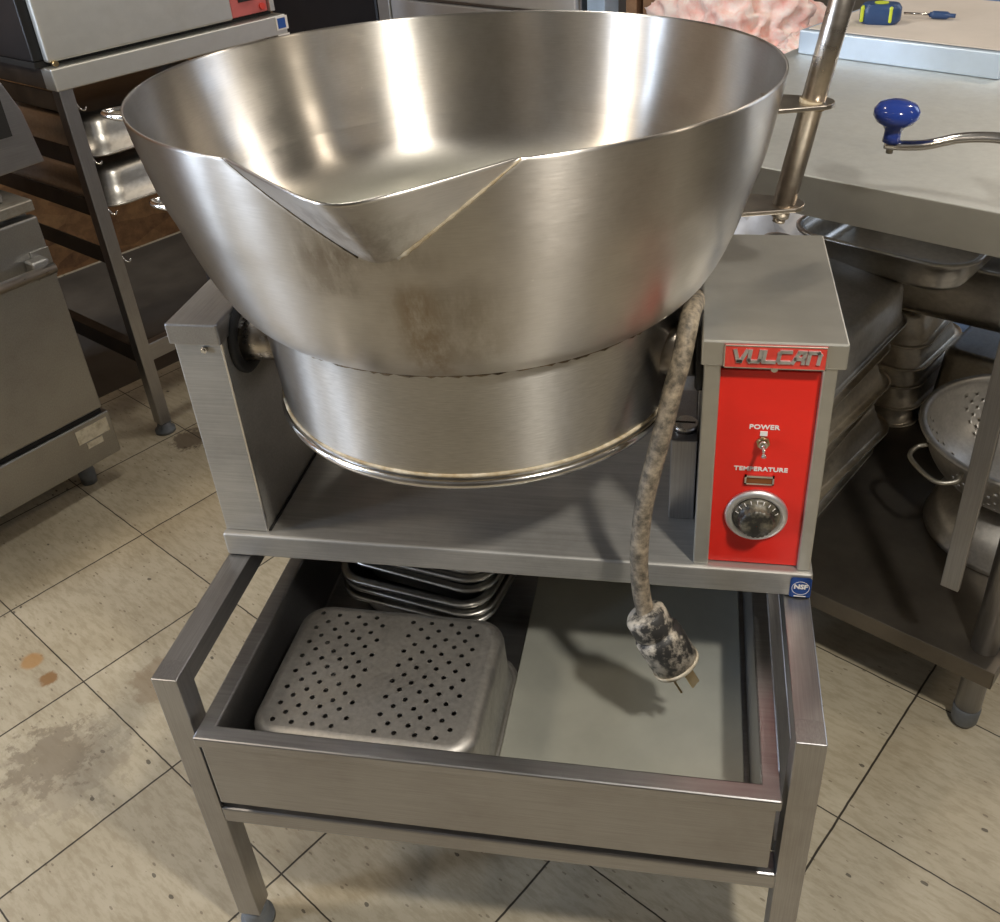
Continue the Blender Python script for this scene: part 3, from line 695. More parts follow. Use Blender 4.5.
# ================================================================== STAND WITH DRAWER
LY, T = -0.2166, 0.0322; SB = 0.40
SD = empty('equipment_stand', (0.38, 0.09, 0), 0, 'square-tube steel stand under the braising pan, with an open drawer', 'stand')
def spart(name, bm, mat, parent=None, **k):
    p = parent or SD; o = obj(name, bm, mat, p, **k); o.location = -worldpos(p); return o
for x0 in (0, W - T):
    for y0 in (LY, SB - T):
        bm = bmesh.new(); bx(bm, x0, x0 + T, y0, y0 + T, .036, H - .0004)
        lg = spart('leg', bm, M['steel_z'], bevel=.0012)
        cx_, cy_ = x0 + T / 2, y0 + T / 2
        bm = bmesh.new(); revolve(bm, [(.012, .036), (.016, .034), (.019, .026), (.019, .012), (.024, .010), (.0245, 0.0005), (.001, 0.0005)], 32, (cx_, cy_), cap0=True)
        spart('foot', bm, M['foot'], lg)
for x0 in (0, W - T):
    bm = bmesh.new(); bx(bm, x0 + .0002, x0 + T - .0002, LY + T - .003, SB - T + .003, H - T, H - .0006); spart('top_rail', bm, M['steel_y'], bevel=.0012)
    bm = bmesh.new(); bx(bm, x0, x0 + T, LY + T - .001, SB - T + .001, .258, .286); spart('side_rail', bm, M['steel_y'], bevel=.003)
    xg = (x0 + T, x0 + T + .020) if x0 == 0 else (x0 - .020, x0)
    bm = bmesh.new(); bx(bm, xg[0], xg[1], LY + T, SB - T, .286, .2885)
    gx = xg[0] if x0 == 0 else xg[1] - .002
    bx(bm, gx, gx + .002, LY + T, SB - T, .2885, .306); spart('drawer_runner', bm, M['steel_dull'])
bm = bmesh.new(); bx(bm, T - .001, W - T + .001, LY, LY + T, .258, .286); spart('front_rail', bm, M['steel_x'], bevel=.003)
bm = bmesh.new(); bx(bm, T - .001, W - T + .001, SB - T, SB, .258, .286); spart('back_rail', bm, M['steel_x'], bevel=.003)
bm = bmesh.new(); bx(bm, T - .001, W - T + .001, SB - T, SB, H - T, H - .0004); spart('back_rail', bm, M['steel_x'], bevel=.003)
# the drawer: an open tray with turned-out rim
X0, X1, Y0, Y1 = .0445, .7150, -.2290, .372
DZ = .4455; DB = .3175
bm = bmesh.new()
def rl_(hx0, hx1, hy0, hy1, z): return [(hx0, hy0, z), (hx1, hy0, z), (hx1, hy1, z), (hx0, hy1, z)]
i_ = .0175
L = [rl_(X0 - .0045, X1 + .0045, Y0 - .0045, Y1, DZ - .016), rl_(X0 - .0045, X1 + .0045, Y0 - .0045, Y1, DZ),
     rl_(X0 + i_, X1 - i_, Y0 + i_, Y1 - i_, DZ), rl_(X0 + i_, X1 - i_, Y0 + i_, Y1 - i_, DB + .004)]
loops(bm, L, True, False)
L = [rl_(X0 - .0045, X1 + .0045, Y0 - .0045, Y1, DZ - .016), rl_(X0, X1, Y0, Y1, DZ - .016), rl_(X0, X1, Y0, Y1, DB)]
loops(bm, L, True, False)
bmesh.ops.remove_doubles(bm, verts=bm.verts, dist=.0002)
dr = spart('drawer', bm, M['steel_x'], bevel=.0022); dr['label'] = 'open steel drawer pulled out on runners'

# ================================================================== PANS
def pan_mesh(L_, W_, D_, r=.035, taper=.008, fl=.012, holes=None, rb=.018):
    """steam-table pan, flange at z=D_, bottom at 0, long side along x"""
    bm = bmesh.new(); hx, hy = L_ / 2, W_ / 2; ix, iy = hx - fl, hy - fl
    Ls = [rrect(hx, hy, r + fl, D_ - .0045), rrect(hx, hy, r + fl, D_ - .001), rrect(hx - .002, hy - .002, r + fl - .002, D_), rrect(ix + .002, iy + .002, r + .002, D_), rrect(ix, iy, r, D_ - .002),
          rrect(ix - .001, iy - .001, r, D_ - .012), rrect(ix - .0035, iy - .0035, r, D_ - .014), rrect(ix - .0035 - taper * .5, iy - .0035 - taper * .5, r, D_ * .5)]
    bxx, byy = ix - .0035 - taper, iy - .0035 - taper
    for k in range(6):
        a = PI / 2 * k / 5
        Ls.append(rrect(bxx - rb * (1 - math.cos(a)), byy - rb * (1 - math.cos(a)), max(.006, r - rb * (1 - math.cos(a))), rb * (1 - math.sin(a))))
    if holes:
        R = loops(bm, Ls, cap=False)
        from mathutils.geometry import delaunay_2d_cdt
        P2 = [v_.co.xy.copy() for v_ in R[-1]]; n0 = len(P2); E = [(i, (i + 1) % n0) for i in range(n0)]
        for (hx_, hy_, hr) in holes:
            b0 = len(P2); P2 += [Vector((hx_ + hr * math.cos(2 * PI * i / 12), hy_ + hr * math.sin(2 * PI * i / 12))) for i in range(12)]
            E += [(b0 + i, b0 + (i + 1) % 12) for i in range(12)]
        vo, _, fo, _, _, _ = delaunay_2d_cdt(P2, E, [], 0, 1e-7)
        vs = [bm.verts.new((p_.x, p_.y, 0)) for p_ in vo]
        lim = R[-1]
        for f_ in fo:
            c_ = sum((vo[i] for i in f_), Vector((0, 0))) / 3
            if any((c_ - Vector(h_[:2])).length < h_[2] * .9 for h_ in holes): continue
            if abs(c_.x) > abs(hx) or abs(c_.y) > abs(hy): continue
            bm.faces.new([vs[i] for i in f_])
        bmesh.ops.remove_doubles(bm, verts=bm.verts, dist=1e-5)
    else: loops(bm, Ls)
    bmesh.ops.recalc_face_normals(bm, faces=bm.faces)
    return bm
# perforated pan, upside down
holes = []
for g_, gx in ((-1, -.0700), (1, .0620)):
    for row in range(15):
        for c in range(4):
            x = gx + (c - 1.5) * .0262 + (.0131 if row % 2 else 0) - .006
            y = -.0915 + row * .0131
            holes.append((x + random.uniform(-.001, .001), y + random.uniform(-.001, .001), .0036))
def place_pan(name, mesh_bm, mat, loc, rz, flip, label, cat='pan', group=None, th=.0011, tilt=(0, 0), D_=0):
    o = obj(name, mesh_bm, mat, solid=th, soff=1); o.rotation_mode = 'XYZ'
    o.rotation_euler = (PI + tilt[0] if flip else tilt[0], tilt[1], rz)
    o.location = (loc[0], loc[1], loc[2] + (D_ if flip else 0))
    tag(o, label, cat, group); return o
ZF = DB + .0045
pp = place_pan('perforated_pan', pan_mesh(.3150, .256, .094, r=.040, holes=holes, rb=.016, taper=.002, fl=.007), M['alu'], (.2270, -.0825, ZF + .001), -.012, True,
               'upside-down perforated steel pan in the front left of the open drawer', D_=.094)
# stack of half pans behind it
for i in range(6):
    place_pan('half_pan', pan_mesh(.245, .215, .056, r=.034, fl=.012), M['pan_clean'], (.236 + [0, .003, -.002, .006, .004, .008][i],   .172 + [0, .002, .004, .022, .026, .030][i], ZF + .002 + i * .0145), -.21 - [0, .02, -.01, .03, 0, .02][i], False,
              ['bottom steel half pan of the stack at the back of the drawer', 'second steel half pan from the bottom of the stack in the drawer', 'third steel half pan from the bottom of the stack in the drawer',
               'fourth steel half pan from the bottom of the stack in the drawer', 'fifth steel half pan of the drawer stack, just below the top one', 'top steel half pan of the stack at the back of the drawer'][i], group='half pans stacked in the drawer')
# flat lid on the right
bm = bmesh.new(); slab(bm, [(x, y) for x, y, z in rrect(.1535, .279, .008, 0, 4)], 0, .006)
o = obj('flat_tray', bm, M['zinc'], loc=(.537, .075, ZF + .0005), bevel=.0015); tag(o, 'flat dull steel tray lying on the right half of the drawer floor', 'tray')

# ================================================================== RACK ON THE LEFT
RK = (-.7434, .9913, 1.0673); RW, RD, RH, RT = .622, .60, .933, .032
RA = empty('pan_rack', (RK[0], RK[1], 0), RK[2], 'open steel stand with slides holding upturned pans, left behind the braising pan', 'rack')
def rp(name, bm, mat, parent=None, **k): return obj(name, bm, mat, parent or RA, **k)
for x0 in (0, RW - RT):
    for y0 in (0, RD - RT):
        bm = bmesh.new(); bx(bm, x0, x0 + RT, y0, y0 + RT, .03, RH - .045); lg = rp('leg', bm, M['steel_z'], bevel=.002)
        bm = bmesh.new(); revolve(bm, [(.011, .03), (.018, .022), (.018, .012), (.026, .009), (.026, .0005), (.001, .0005)], 28, (x0 + RT / 2, y0 + RT / 2), cap0=True); rp('foot', bm, M['foot'], lg)
bm = bmesh.new(); bx(bm, -.006, RW + .004, -.006, .040, RH - .047, RH); tp = rp('top_frame', bm, M['steel_light'], bevel=.003)
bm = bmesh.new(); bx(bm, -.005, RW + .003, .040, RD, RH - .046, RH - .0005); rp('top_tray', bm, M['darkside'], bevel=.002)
for (z0, z1, pz) in ((.902, .928, 0), (.872, .886, 0)):
    bm = bmesh.new(); bx(bm, RW - .030, RW + .006, -.0085, -.0065, z0 - .004, z1 + .002); ng = rp('certification_label', bm, M['white'], tp if pz == 0 else tp)
    bm = bmesh.new(); bx(bm, RW - .026, RW - .002, -.0095, -.0085, z0, z1 - .002); rp('label_panel', bm, M['blue_label'], tp)
bm = bmesh.new(); bx(bm, RT, RW - RT, .004, .030, .210, .256); rp('front_rail', bm, M['steel_x'], bevel=.002)
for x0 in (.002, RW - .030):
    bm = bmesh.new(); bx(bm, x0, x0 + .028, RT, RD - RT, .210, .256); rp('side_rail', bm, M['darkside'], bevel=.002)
for z in (.839, .719, .600, .481):
    for s, x0 in ((1, 0.001), (-1, RW - .001)):
        bm = bmesh.new(); e = RT * s
        xa, xb = sorted((x0 + .004 * s, x0 + .007 * s)); bx(bm, xa, xb, RT + .001, RD - RT, z - .002, z + .040)
        xa, xb = sorted((x0 + .004 * s, x0 + .050 * s)); bx(bm, xa, xb, RT + .001, RD - RT, z - .002, z)
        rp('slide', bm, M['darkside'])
        bm = bmesh.new(); xx = x0 + s * RT
        tube(bm, [(xx, .006, z + .012), (xx + .002 * s, -.002, z + .002), (xx + .010 * s, -.004, z - .002), (xx + .014 * s, -.004, z + .004)], .0022, 8, 5); rp('slide_hook', bm, M['chrome'])
def in_rack(x, y, z): 
    c, s = math.cos(RK[2]), math.sin(RK[2]); return (RK[0] + c * x - s * y, RK[1] + s * x + c * y, z)
for (z, Ls, lab) in ((.7195, .52, 'upturned steel pan on the upper slides of the pan rack'), (.6005, .52, 'upturned steel pan on the lower slides of the pan rack')):
    x, y, zz = in_rack(RW / 2, .285, z)
    place_pan('steam_pan', pan_mesh(RW - .075, Ls, .088, r=.05, rb=.03, fl=.014), M['pan_clean'], (x, y, zz + .001), RK[2], True, lab, D_=.088, group='steam pans in the rack')

# steamer standing on the rack
SM = empty('countertop_steamer', in_rack(0, 0, RH), RK[2], 'boxy stainless steamer with a faded red control strip standing on the pan rack', 'steamer')
def sp(name, bm, mat, parent=None, **k): return obj(name, bm, mat, parent or SM, **k)
bm = bmesh.new(); bx(bm, -.020, .475, .030, .50, .014, .50); sp('cabinet', bm, M['blackbox'], bevel=.003)
bm = bmesh.new(); bx(bm, .000, .480, .006, .028, .010, .50); dd = sp('door', bm, M['steel_light'], bevel=.006, seg=4)
bm = bmesh.new(); cyl(bm, (.012, -.002, .008), (.012, .010, .008), .006, n=16); sp('hinge_pin', bm, M['brass'], dd)
bm = bmesh.new(); bx(bm, .482, .590, .012, .50, .012, .50); cb_ = sp('control_side', bm, M['red_faded'], bevel=.003)
bm = bmesh.new(); bx(bm, .505, .550, .008, .0125, .045, .090); sp('switch_recess', bm, M['hole'], cb_)
bm = bmesh.new(); cyl(bm, (.572, .013, .026), (.572, .006, .026), .008, n=20); sp('panel_screw', bm, M['red_old'], cb_)
bm = bmesh.new(); bx(bm, .591, .606, .004, .50, .010, .50); sp('side_trim', bm, M['steel_light'], bevel=.002)
bm = bmesh.new(); bx(bm, -.02, .61, .03, .49, .0005, .013); sp('base', bm, M['hole'])
# ================================================================== OVEN ON THE FAR LEFT
OV = (-.7539, .808, 1.10)
OA = empty('steel_oven', (OV[0], OV[1], 0), OV[2], 'grey steel oven with a bar handle and worn kick plate at the far left', 'oven')
def op(name, bm, mat, parent=None, **k): return obj(name, bm, mat, parent or OA, **k)
OWd = .90
bm = bmesh.new(); bx(bm, -OWd, -.004, .028, .72, .10, .690); bd = op('body', bm, M['oven'], bevel=.003)
bm = bmesh.new(); bx(bm, -OWd + .02, .003, .0, .026, .203, .680); dr_ = op('door', bm, M['oven'], bevel=.006, seg=4)
bm = bmesh.new(); bx(bm, -OWd, .012, -.002, .03, .076, .190); kp = op('kick_plate', bm, M['oven'], bevel=.003)
bm = bmesh.new(); bx(bm, -OWd, 0, .008, .028, .190, .204); op('door_gap', bm, M['hole'])
bm = bmesh.new(); bx(bm, -.080, .001, -.0032, -.002, .142, .178); o = op('rating_plate', bm, M['cream_label'], kp); o['label'] = 'blank worn cream plate'
bm = bmesh.new(); bx(bm, -.062, -.022, -.0030, -.002, .122, .138); op('scraped_patch', bm, M['cream_label'], kp)
bm = bmesh.new(); bx(bm, -.058, -.018, -.034, 0, .560, .600); bk = op('handle_bracket', bm, M['oven'], dr_, bevel=.006, seg=3)
bm = bmesh.new(); bx(bm, -.040, .002, -.004, 0, .545, .612); op('bracket_plate', bm, M['oven'], dr_, bevel=.001)
bm = bmesh.new(); bx(bm, -.80, -.76, -.034, 0, .560, .600); op('handle_bracket', bm, M['oven'], dr_, bevel=.006)
bm = bmesh.new(); cyl(bm, (-.82, -.040, .578), (-.016, -.040, .578), .0115, n=28); op('handle', bm, M['tube'], dr_)
for x0 in (-.06, -OWd + .08):
    for y0 in (.06, .62):
        bm = bmesh.new(); revolve(bm, [(.024, .098), (.020, .06), (.017, .045), (.020, .03), (.018, .0005), (.001, .0005)], 24, (x0, y0), cap0=True); op('foot', bm, M['foot'])
bm = bmesh.new(); bx(bm, -OWd, .002, -.004, .70, .692, .716); op('ledge', bm, M['steel_dull'], bevel=.003)
# raised splash cabinet with sloping end
bm = bmesh.new()
A = [(-OWd, .720), (.104, .750), (.091, .860), (.068, .925), (-.02, .96), (-OWd, .96)]
va = [bm.verts.new((x, .10, z)) for x, z in A]; vb = [bm.verts.new((x, .50, z)) for x, z in A]
bm.faces.new(va); bm.faces.new(vb[::-1])
for i in range(6): bm.faces.new((va[i], va[(i + 1) % 6], vb[(i + 1) % 6], vb[i]))
rs = op('raised_back', bm, M['steel_x'], bevel=.003)
bm = bmesh.new(); bx(bm, -.42, .052, .095, .1005, .82, .945); op('dark_opening', bm, M['hole'], rs)
bm = bmesh.new(); bx(bm, -.60, -.040, .030, .092, .717, .820); op('low_guard', bm, M['oven'], bevel=.003)

# ================================================================== WORK TABLE ON THE RIGHT (room frame)
TX0, TX1, TYF, TYB, TZ = .070, .815, .738, 1.66, .910
WT = empty('work_table', rw(0, 0, 0), RY, 'stainless steel work table with undershelf full of pans, at right behind the braising pan', 'table')
def tp_(name, bm, mat, parent=None, **k): return obj(name, bm, mat, parent or WT, **k)
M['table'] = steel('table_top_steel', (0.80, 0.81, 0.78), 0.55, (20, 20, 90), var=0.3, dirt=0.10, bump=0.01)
bm = bmesh.new(); bx(bm, TX0, TX1, TYF, TYB, TZ - .004, TZ); bx(bm, TX0, TX1, TYB - .003, TYB, TZ - .056, TZ - .003)
bx(bm, TX0, TX0 + .003, TYF, TYB, TZ - .056, TZ - .003); bx(bm, TX1 - .003, TX1, TYF, TYB, TZ - .056, TZ - .003)
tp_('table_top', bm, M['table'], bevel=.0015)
bm = bmesh.new(); bx(bm, TX0, TX1, TYF - .0005, TYF + .003, TZ - .056, TZ - .0005); tp_('front_edge', bm, M['steel_light'], bevel=.001)  # same steel as the top, with its dimmer light put into the colour
bm = bmesh.new(); bx(bm, TX0, TX1 - .003, TYF + .022, TYB, .176, .180); bx(bm, TX0, TX1 - .003, TYF + .022, TYF + .025, .145, .178); bx(bm, TX1 - .006, TX1 - .003, TYF + .022, TYB, .145, .178)
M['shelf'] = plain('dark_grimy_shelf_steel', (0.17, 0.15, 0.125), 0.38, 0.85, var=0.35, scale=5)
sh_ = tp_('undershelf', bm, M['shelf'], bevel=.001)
for lx in (TX0 + .05, TX1 - .035):
    for ly in (TYF + .070, TYB - .06):
        bm = bmesh.new(); cyl(bm, (lx, ly, .045), (lx, ly, TZ - .004), .0205, n=32); lg = tp_('leg', bm, M['steel_z'])
        bm = bmesh.new(); revolve(bm, [(.019, .045), (.022, .040), (.021, .012), (.014, .0005), (.001, .0005)], 28, (lx, ly), cap0=True); tp_('foot', bm, M['foot'], lg)
        bm = bmesh.new(); revolve(bm, [(.021, .150), (.025, .150), (.025, .176), (.021, .176)], 28, (lx, ly)); tp_('collar', bm, M['steel_dull'], lg)

def ro(name, bm, mat, x, y, z, rz, label, cat, group=None, **k):
    o = obj(name, bm, mat, **k); o.location = rw(x, y, z); o.rotation_euler = (0, 0, RY + rz); return tag(o, label, cat, group)
# pale steel lid / box on the table
bm = bmesh.new(); bx(bm, 0, .385, 0, .40, 0, .044)
ro('shallow_steel_box', bm, M['slab'], .093, 1.387 - .03, TZ + .0006, -.06, 'low pale blue-grey metal box lying on the work table', 'box', bevel=.003)
bm = bmesh.new(); bx(bm, 0, .36, 0, .40, 0, .002)
o = ro('brown_paper_sheet', bm, M['paper'], .108, 1.365, TZ + .0456, -.06, 'sheet of brown paper covering the pale box', 'paper', bevel=.0005)
# tape measure
TM = empty('tape_measure', rw(.205, 1.462, TZ + .0478), RY + .25, 'navy tape measure with lime green grips on the brown paper', 'tape measure')
bm = bmesh.new(); L = [[(x, y, z) for x, y, _ in rrect(.038 * s, .024 * s, .022 * s, 0, 8)] for z, s in ((0, .85), (.006, 1), (.028, 1), (.036, .85))]
loops(bm, L); bm.faces.new([bm.verts.new(p) for p in L[0]][::-1]); obj('case', bm, M['tape_blue'], TM, bevel=.001)
for x in (-.034, .018):
    bm = bmesh.new(); bx(bm, x, x + .007, -.0245, .0245, .004, .0335); obj('grip', bm, M['tape_lime'], TM, bevel=.003)
bm = bmesh.new(); cyl(bm, (0, 0, .036), (0, 0, .0375), .013, n=24); obj('top_disc', bm, M['tape_lime'], TM)
# screwdriver
SW = empty('small_screwdriver', rw(.235, 1.53, TZ + .0478 + .0075), RY + .15, 'small screwdriver with a dark blue grip lying right of the tape measure', 'screwdriver')
bm = bmesh.new(); cyl(bm, (-.01, 0, 0), (.040, 0, 0), .0024, n=12); obj('shaft', bm, M['chrome'], SW)
bm = bmesh.new(); tube(bm, [(.038, 0, 0), (.05, 0, 0), (.065, 0, 0), (.085, 0, 0)], .007, 14, 4, radii=[.005, .0072, .0072, .004]); obj('grip', bm, M['tape_blue'], SW)
# can opener with crank
CO = empty('bench_can_opener', rw(.728, .720, .345), RY, 'table-edge can opener with a flat steel shank and blue-knobbed crank, at the right edge', 'can opener')
bm = bmesh.new(); bx(bm, -.013, .013, -.005, .005, 0, .72); obj('shank', bm, M['steel_z'], CO, bevel=.001)
bm = bmesh.new(); bx(bm, -.030, .030, .005, .017, .50, .60); bx(bm, -.030, .030, .003, .060, .5665, .600); obj('clamp', bm, M['steel_dull'], CO, bevel=.003)
bm = bmesh.new(); cyl(bm, (0, -.026, .665), (0, .012, .665), .011, n=24); obj('gear_shaft', bm, M['steel_dull'], CO)
bm = bmesh.new(); cz = .664
tube(bm, [(.004, -.030, cz), (-.05, -.030, cz + .004), (-.095, -.030, cz - .002), (-.135, -.032, cz - .016), (-.165, -.034, cz - .021), (-.182, -.034, cz - .022)], .0065, 14, 6, flat=.7); ca = obj('crank_arm', bm, M['chrome'], CO)
bm = bmesh.new(); revolve(bm, [(.0105, 0), (.0098, .008), (.0100, .014), (.0135, .0195), (.0215, .0240), (.0262, .031), (.0262, .038), (.0215, .0445), (.0120, .0480), (.0005, .0490)], 40, cap0=True)
kb = obj('crank_knob', bm, M['blueknob'], CO, loc=(-.176, -.034, cz - .018)); kb['label'] = 'glossy blue knob'; kb.rotation_euler = (0, .05, 0)
bm = bmesh.new(); cyl(bm, (-.176, -.034, cz - .032), (-.176, -.034, cz - .014), .0042, n=16); obj('knob_rivet', bm, M['steel_dull'], CO)

# pans on the undershelf
SZ = .1805
zs_ = SZ; LS = ['lowest', 'second', 'third', 'fourth', 'fifth', 'sixth', 'seventh']
nst = 5
for i in range(nst):
    z = SZ + .0005 + i * .058
    rz = PI / 2 + [.02, -.03, .05, -.02, .03, 0][i]; x, y = .262 + [0, .012, -.008, .008, -.004, .004][i], 0.985 + [0, .01, .02, -.01, .015, .0][i]
    o = obj('steam_pan', pan_mesh(.530, .325, .063, r=.045, rb=.022, fl=.016), M['pan_dull'], solid=.0011, soff=1)
    o.location = rw(x, y, z + .063); o.rotation_euler = (PI, 0, RY + rz)
    tag(o, LS[i] + ' upturned full pan from the bottom of the stack beside the red control console', 'pan', 'full pans stacked on the undershelf')
o = obj('deep_steam_pan', pan_mesh(.530, .330, .085, r=.045, rb=.020, fl=.008), M['alu'], solid=.0012, soff=1)
o.location = rw(.302, .952, .606); o.rotation_euler = (PI + .14, 0, RY + PI / 2 + .02)
tag(o, 'large upturned grey pan lying tilted on top of the stack beside the control console', 'pan')
for i in range(5):
    z = SZ + .0005 + i * .048
    o = obj('half_pan', pan_mesh(.325, .265, .063, r=.04, rb=.02, fl=.013), M['pan_dull'], solid=.0011, soff=1)
    o.location = rw(.285 + (.006 if i % 2 else -.004), 1.440, z + .063); o.rotation_euler = (PI, 0, RY + [.03, -.05, .02, -.03, .04][i]); o.name = 'half_pan'
    tag(o, LS[i] + ' upturned half pan from the bottom of the rear stack on the undershelf', 'pan', 'half pans stacked at the rear of the undershelf')
# big pans behind the colander
for i, (D_, z) in enumerate(((.150, SZ + .0005), (.150, SZ + .0265))):
    o = obj('deep_steam_pan', pan_mesh(.345, .265, D_, r=.035, rb=.020, fl=.014), M['pan'], solid=.0012, soff=1)
    o.location = rw(.610, 1.490, z + D_); o.rotation_euler = (PI, 0, RY - .03)
    tag(o, ['lower', 'upper'][i] + ' of two nested deep upturned pans behind the colander', 'pan', 'nested deep pans behind the colander')
o = obj('roasting_pan', pan_mesh(.46, .32, .143, r=.06, rb=.05, fl=.008), M['pan_clean'], solid=.0015, soff=1); o.location = rw(.430, 1.45, .4405); o.rotation_euler = (0, 0, RY + .05)
tag(o, 'deep dark roasting pan directly beneath the shallow grey tray under the table', 'pan')
bm = pan_mesh(.34, .34, .066, r=.060, rb=.022, fl=.008)
o = obj('roasting_tray', bm, M['pan_clean'], solid=.0015, soff=1); o.location = rw(.382, 1.300, .584); o.rotation_euler = (0, 0, RY - .02)
tag(o, 'shallow grey roasting tray stacked highest under the table top', 'tray')

# colander and the bowl beneath it
bm = bmesh.new(); revolve(bm, [(.150, 0), (.156, .001), (.152, .006), (.148, .030), (.135, .056), (.105, .078), (.06, .088), (.0005, .090)], 72)
ro('steel_mixing_bowl', bm, M['alu'], .722, 1.130, SZ + .001, 0, 'upturned steel bowl on the undershelf beneath the colander', 'bowl', solid=.0012, soff=1)
def colander(R, Hh, rb):
    bm = bmesh.new()
    prof = []
    for k in range(15):
        t = k / 14; a = t * PI / 2
        prof.append((rb + (R - rb) * math.sin(a) ** .9 if k else rb, Hh * (1 - math.cos(a))))
    n = 96; rings = [[bm.verts.new((r * math.cos(2 * PI * i / n), r * math.sin(2 * PI * i / n), z)) for i in range(n)] for r, z in prof]
    for k in range(14):
        for i in range(n):
            q = (rings[k][i], rings[k][(i + 1) % n], rings[k + 1][(i + 1) % n], rings[k + 1][i])
            if 4 <= k <= 11 and (i // 8) % 2 == 0 and (i + k) % 2 == 0:
                c = sum((v_.co for v_ in q), Vector()) / 4; ring = []
                mids = []
                for a_, b_ in zip(q, q[1:] + q[:1]): mids += [a_.co.lerp(b_.co, 0.0), a_.co.lerp(b_.co, .5)]
                # square hole, rounded: 8 inner verts
                inner = [bm.verts.new(c + (m_ - c).normalized() * .0026) for m_ in mids]
                for e in range(4):
                    a_, b_ = q[e], q[(e + 1) % 4]
                    bm.faces.new((a_, inner[(2 * e + 1) % 8], inner[2 * e]))
                    bm.faces.new((a_, b_, inner[(2 * e + 1) % 8]))
                    bm.faces.new((b_, inner[(2 * e + 2) % 8], inner[(2 * e + 1) % 8]))
            else: bm.faces.new(q)
    bm.faces.new(rings[0][::-1])
    last = rings[-1]
    for dr__, dz_ in ((.006, .001), (.010, 0), (.011, -.004)):
        nx = [bm.verts.new(((R + dr__) * math.cos(2 * PI * i / n), (R + dr__) * math.sin(2 * PI * i / n), Hh + dz_)) for i in range(n)]
        for i in range(n): bm.faces.new((last[i], last[(i + 1) % n], nx[(i + 1) % n], nx[i]))
        last = nx
    for f in bm.faces: f.smooth = True
    return bm
CN = empty('colander', rw(.716, 1.140, SZ + .0935), RY, 'perforated metal colander with a wire handle standing on an upturned bowl under the table', 'colander')
obj('colander_bowl', colander(.182, .115, .070), M['alu'], CN, solid=.0012)
for s in (-1, 1):
    bm = bmesh.new(); a0 = math.radians(236) if s < 0 else math.radians(56)
    def pol(r, a_, z): return (r * math.cos(a_), r * math.sin(a_), z)
    tube(bm, [pol(.188, a0 - .24, .100), pol(.206, a0 - .26, .093), pol(.226, a0 - .15, .088), pol(.228, a0 + .15, .088), pol(.206, a0 + .26, .093), pol(.188, a0 + .24, .100)], .0042, 10, 6)
    obj('wire_handle', bm, M['steel_dull'], CN)
CN.rotation_euler = (0, 0, RY)

# white plastic bag behind the console
bm = bmesh.new(); bmesh.ops.create_icosphere(bm, subdivisions=4, radius=1)
for v_ in bm.verts:
    n_ = v_.co.normalized(); k = 1 + .16 * math.sin(9 * n_.x + 4 * n_.y) * math.sin(8 * n_.z + 3 * n_.x) + .08 * math.sin(23 * n_.y + 11 * n_.z)
    v_.co = Vector((n_.x * .17 * k, n_.y * .15 * k, max(0, .26 + n_.z * .27 * k)))
ro('plastic_bag', bm, M['bag'], -.135, 1.62, .001, .2, 'full white plastic bag on the floor behind the control console', 'bag', smooth=True)

# ================================================================== BACKGROUND
def bgbox(name, x0, x1, y0, y1, z0, z1, mat, label, cat, **k):
    bm = bmesh.new(); bx(bm, x0, x1, y0, y1, z0, z1); o = obj(name, bm, mat, **k); o.rotation_euler = (0, 0, RY); return tag(o, label, cat)
bgbox('black_cabinet', -2.39, -1.765, 1.90, 2.60, 0, 1.75, M['blackbox'], 'tall black cabinet standing behind the rim of the pan', 'cabinet', bevel=.01)
M['fridge'] = plain('satin_door_steel', (0.72, 0.72, 0.72), 0.5, 0.6, var=0.04)
FR = empty('refrigerator', rw(-1.30, 1.90, 0), RY, 'stainless steel refrigerator behind the rim of the braising pan', 'refrigerator')
bm = bmesh.new(); bx(bm, -.455, .420, .02, .65, .0005, 1.85); obj('body', bm, M['steel_x'], FR, bevel=.006)
bm = bmesh.new(); bx(bm, -.455, -.445 + .05, -.004, .02, .02, 1.84); obj('door_edge', bm, M['steel_light'], FR, bevel=.003)
for a_, b_ in (((-.385, .42, .02, .795)), ((-.385, .42, .81, 1.84)))[:0] or []: pass
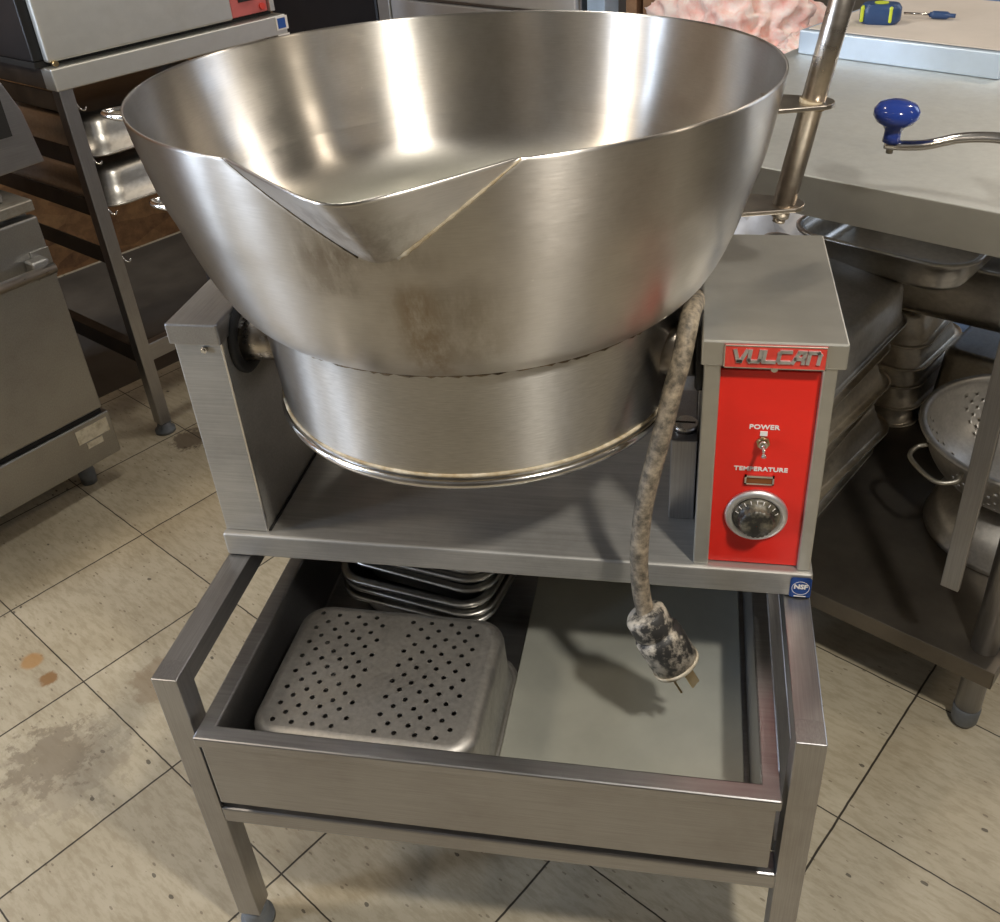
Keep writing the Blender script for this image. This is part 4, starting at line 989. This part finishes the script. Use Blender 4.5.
bm = bmesh.new(); bx(bm, -.39, .415, 0, .02, .03, .800); obj('lower_door', bm, M['fridge'], FR, bevel=.004)
bm = bmesh.new(); bx(bm, -.39, .415, 0, .02, .812, 1.84); obj('upper_door', bm, M['fridge'], FR, bevel=.004)
bgbox('painted_post', -.865, -.80, 1.93, 2.00, 0, HZ, M['blue_post'], 'pale blue painted post behind the pan', 'post', bevel=.003)
for i, x in enumerate((-.775, -.715, -.655)):
    o = bgbox('wall_stud', x, x + .038, 2.0, 2.09, 0, HZ, M['wood'], ['rough brown stud standing next to the pale blue post', 'middle rough brown stud of the bare wall frame', 'rough brown stud nearest the pink insulation'][i], 'stud', bevel=.002)
    o['group'] = 'wall studs'
from mathutils import noise as mn
def fluff(sx, sy, sz, seed, amp=.22):
    bm = bmesh.new(); bmesh.ops.create_icosphere(bm, subdivisions=6, radius=1); off = Vector((seed * 7.3, seed * 3.1, seed * 1.7))
    for v_ in bm.verts:
        n_ = v_.co.normalized()
        big = mn.noise(n_ * 1.7 + off) * .35; rid = 1 - abs(mn.noise(n_ * 4.2 + off * 2)) * 2.2; rid2 = 1 - abs(mn.noise(n_ * 10 + off)) * 2; fine = mn.noise(n_ * 26 + off)
        k = 1 + big + .15 * rid + .06 * rid2 + .03 * fine - .12
        q = n_ * k; v_.co = Vector((q.x * sx, q.y * sy, max(-sz * .8, q.z * sz)))
    return bm
for i, (x, y, z, s, lab) in enumerate(((-.50, 2.12, .735, (.25, .19, .20), 'large billowing heap of pink fibre insulation behind the pan'), (-.13, 1.93, .72, (.12, .11, .10), 'smaller pink insulation bundle beside the work table'),
        (-.40, 2.14, .26, (.24, .18, .25), 'lower bundle of pink insulation under the heap'))):
    ro('insulation_batt', fluff(*s, i + 3), M['pink'], x, y, z, 0, lab, 'insulation', group='pink insulation', smooth=True)
bgbox('plastic_bin', .02, .52, 2.15, 2.65, 0, .93, M['bin'], 'slate blue plastic bin standing beyond the work table', 'bin', bevel=.02)

# shared modifiers are fine; make transforms current
bpy.context.view_layer.update()
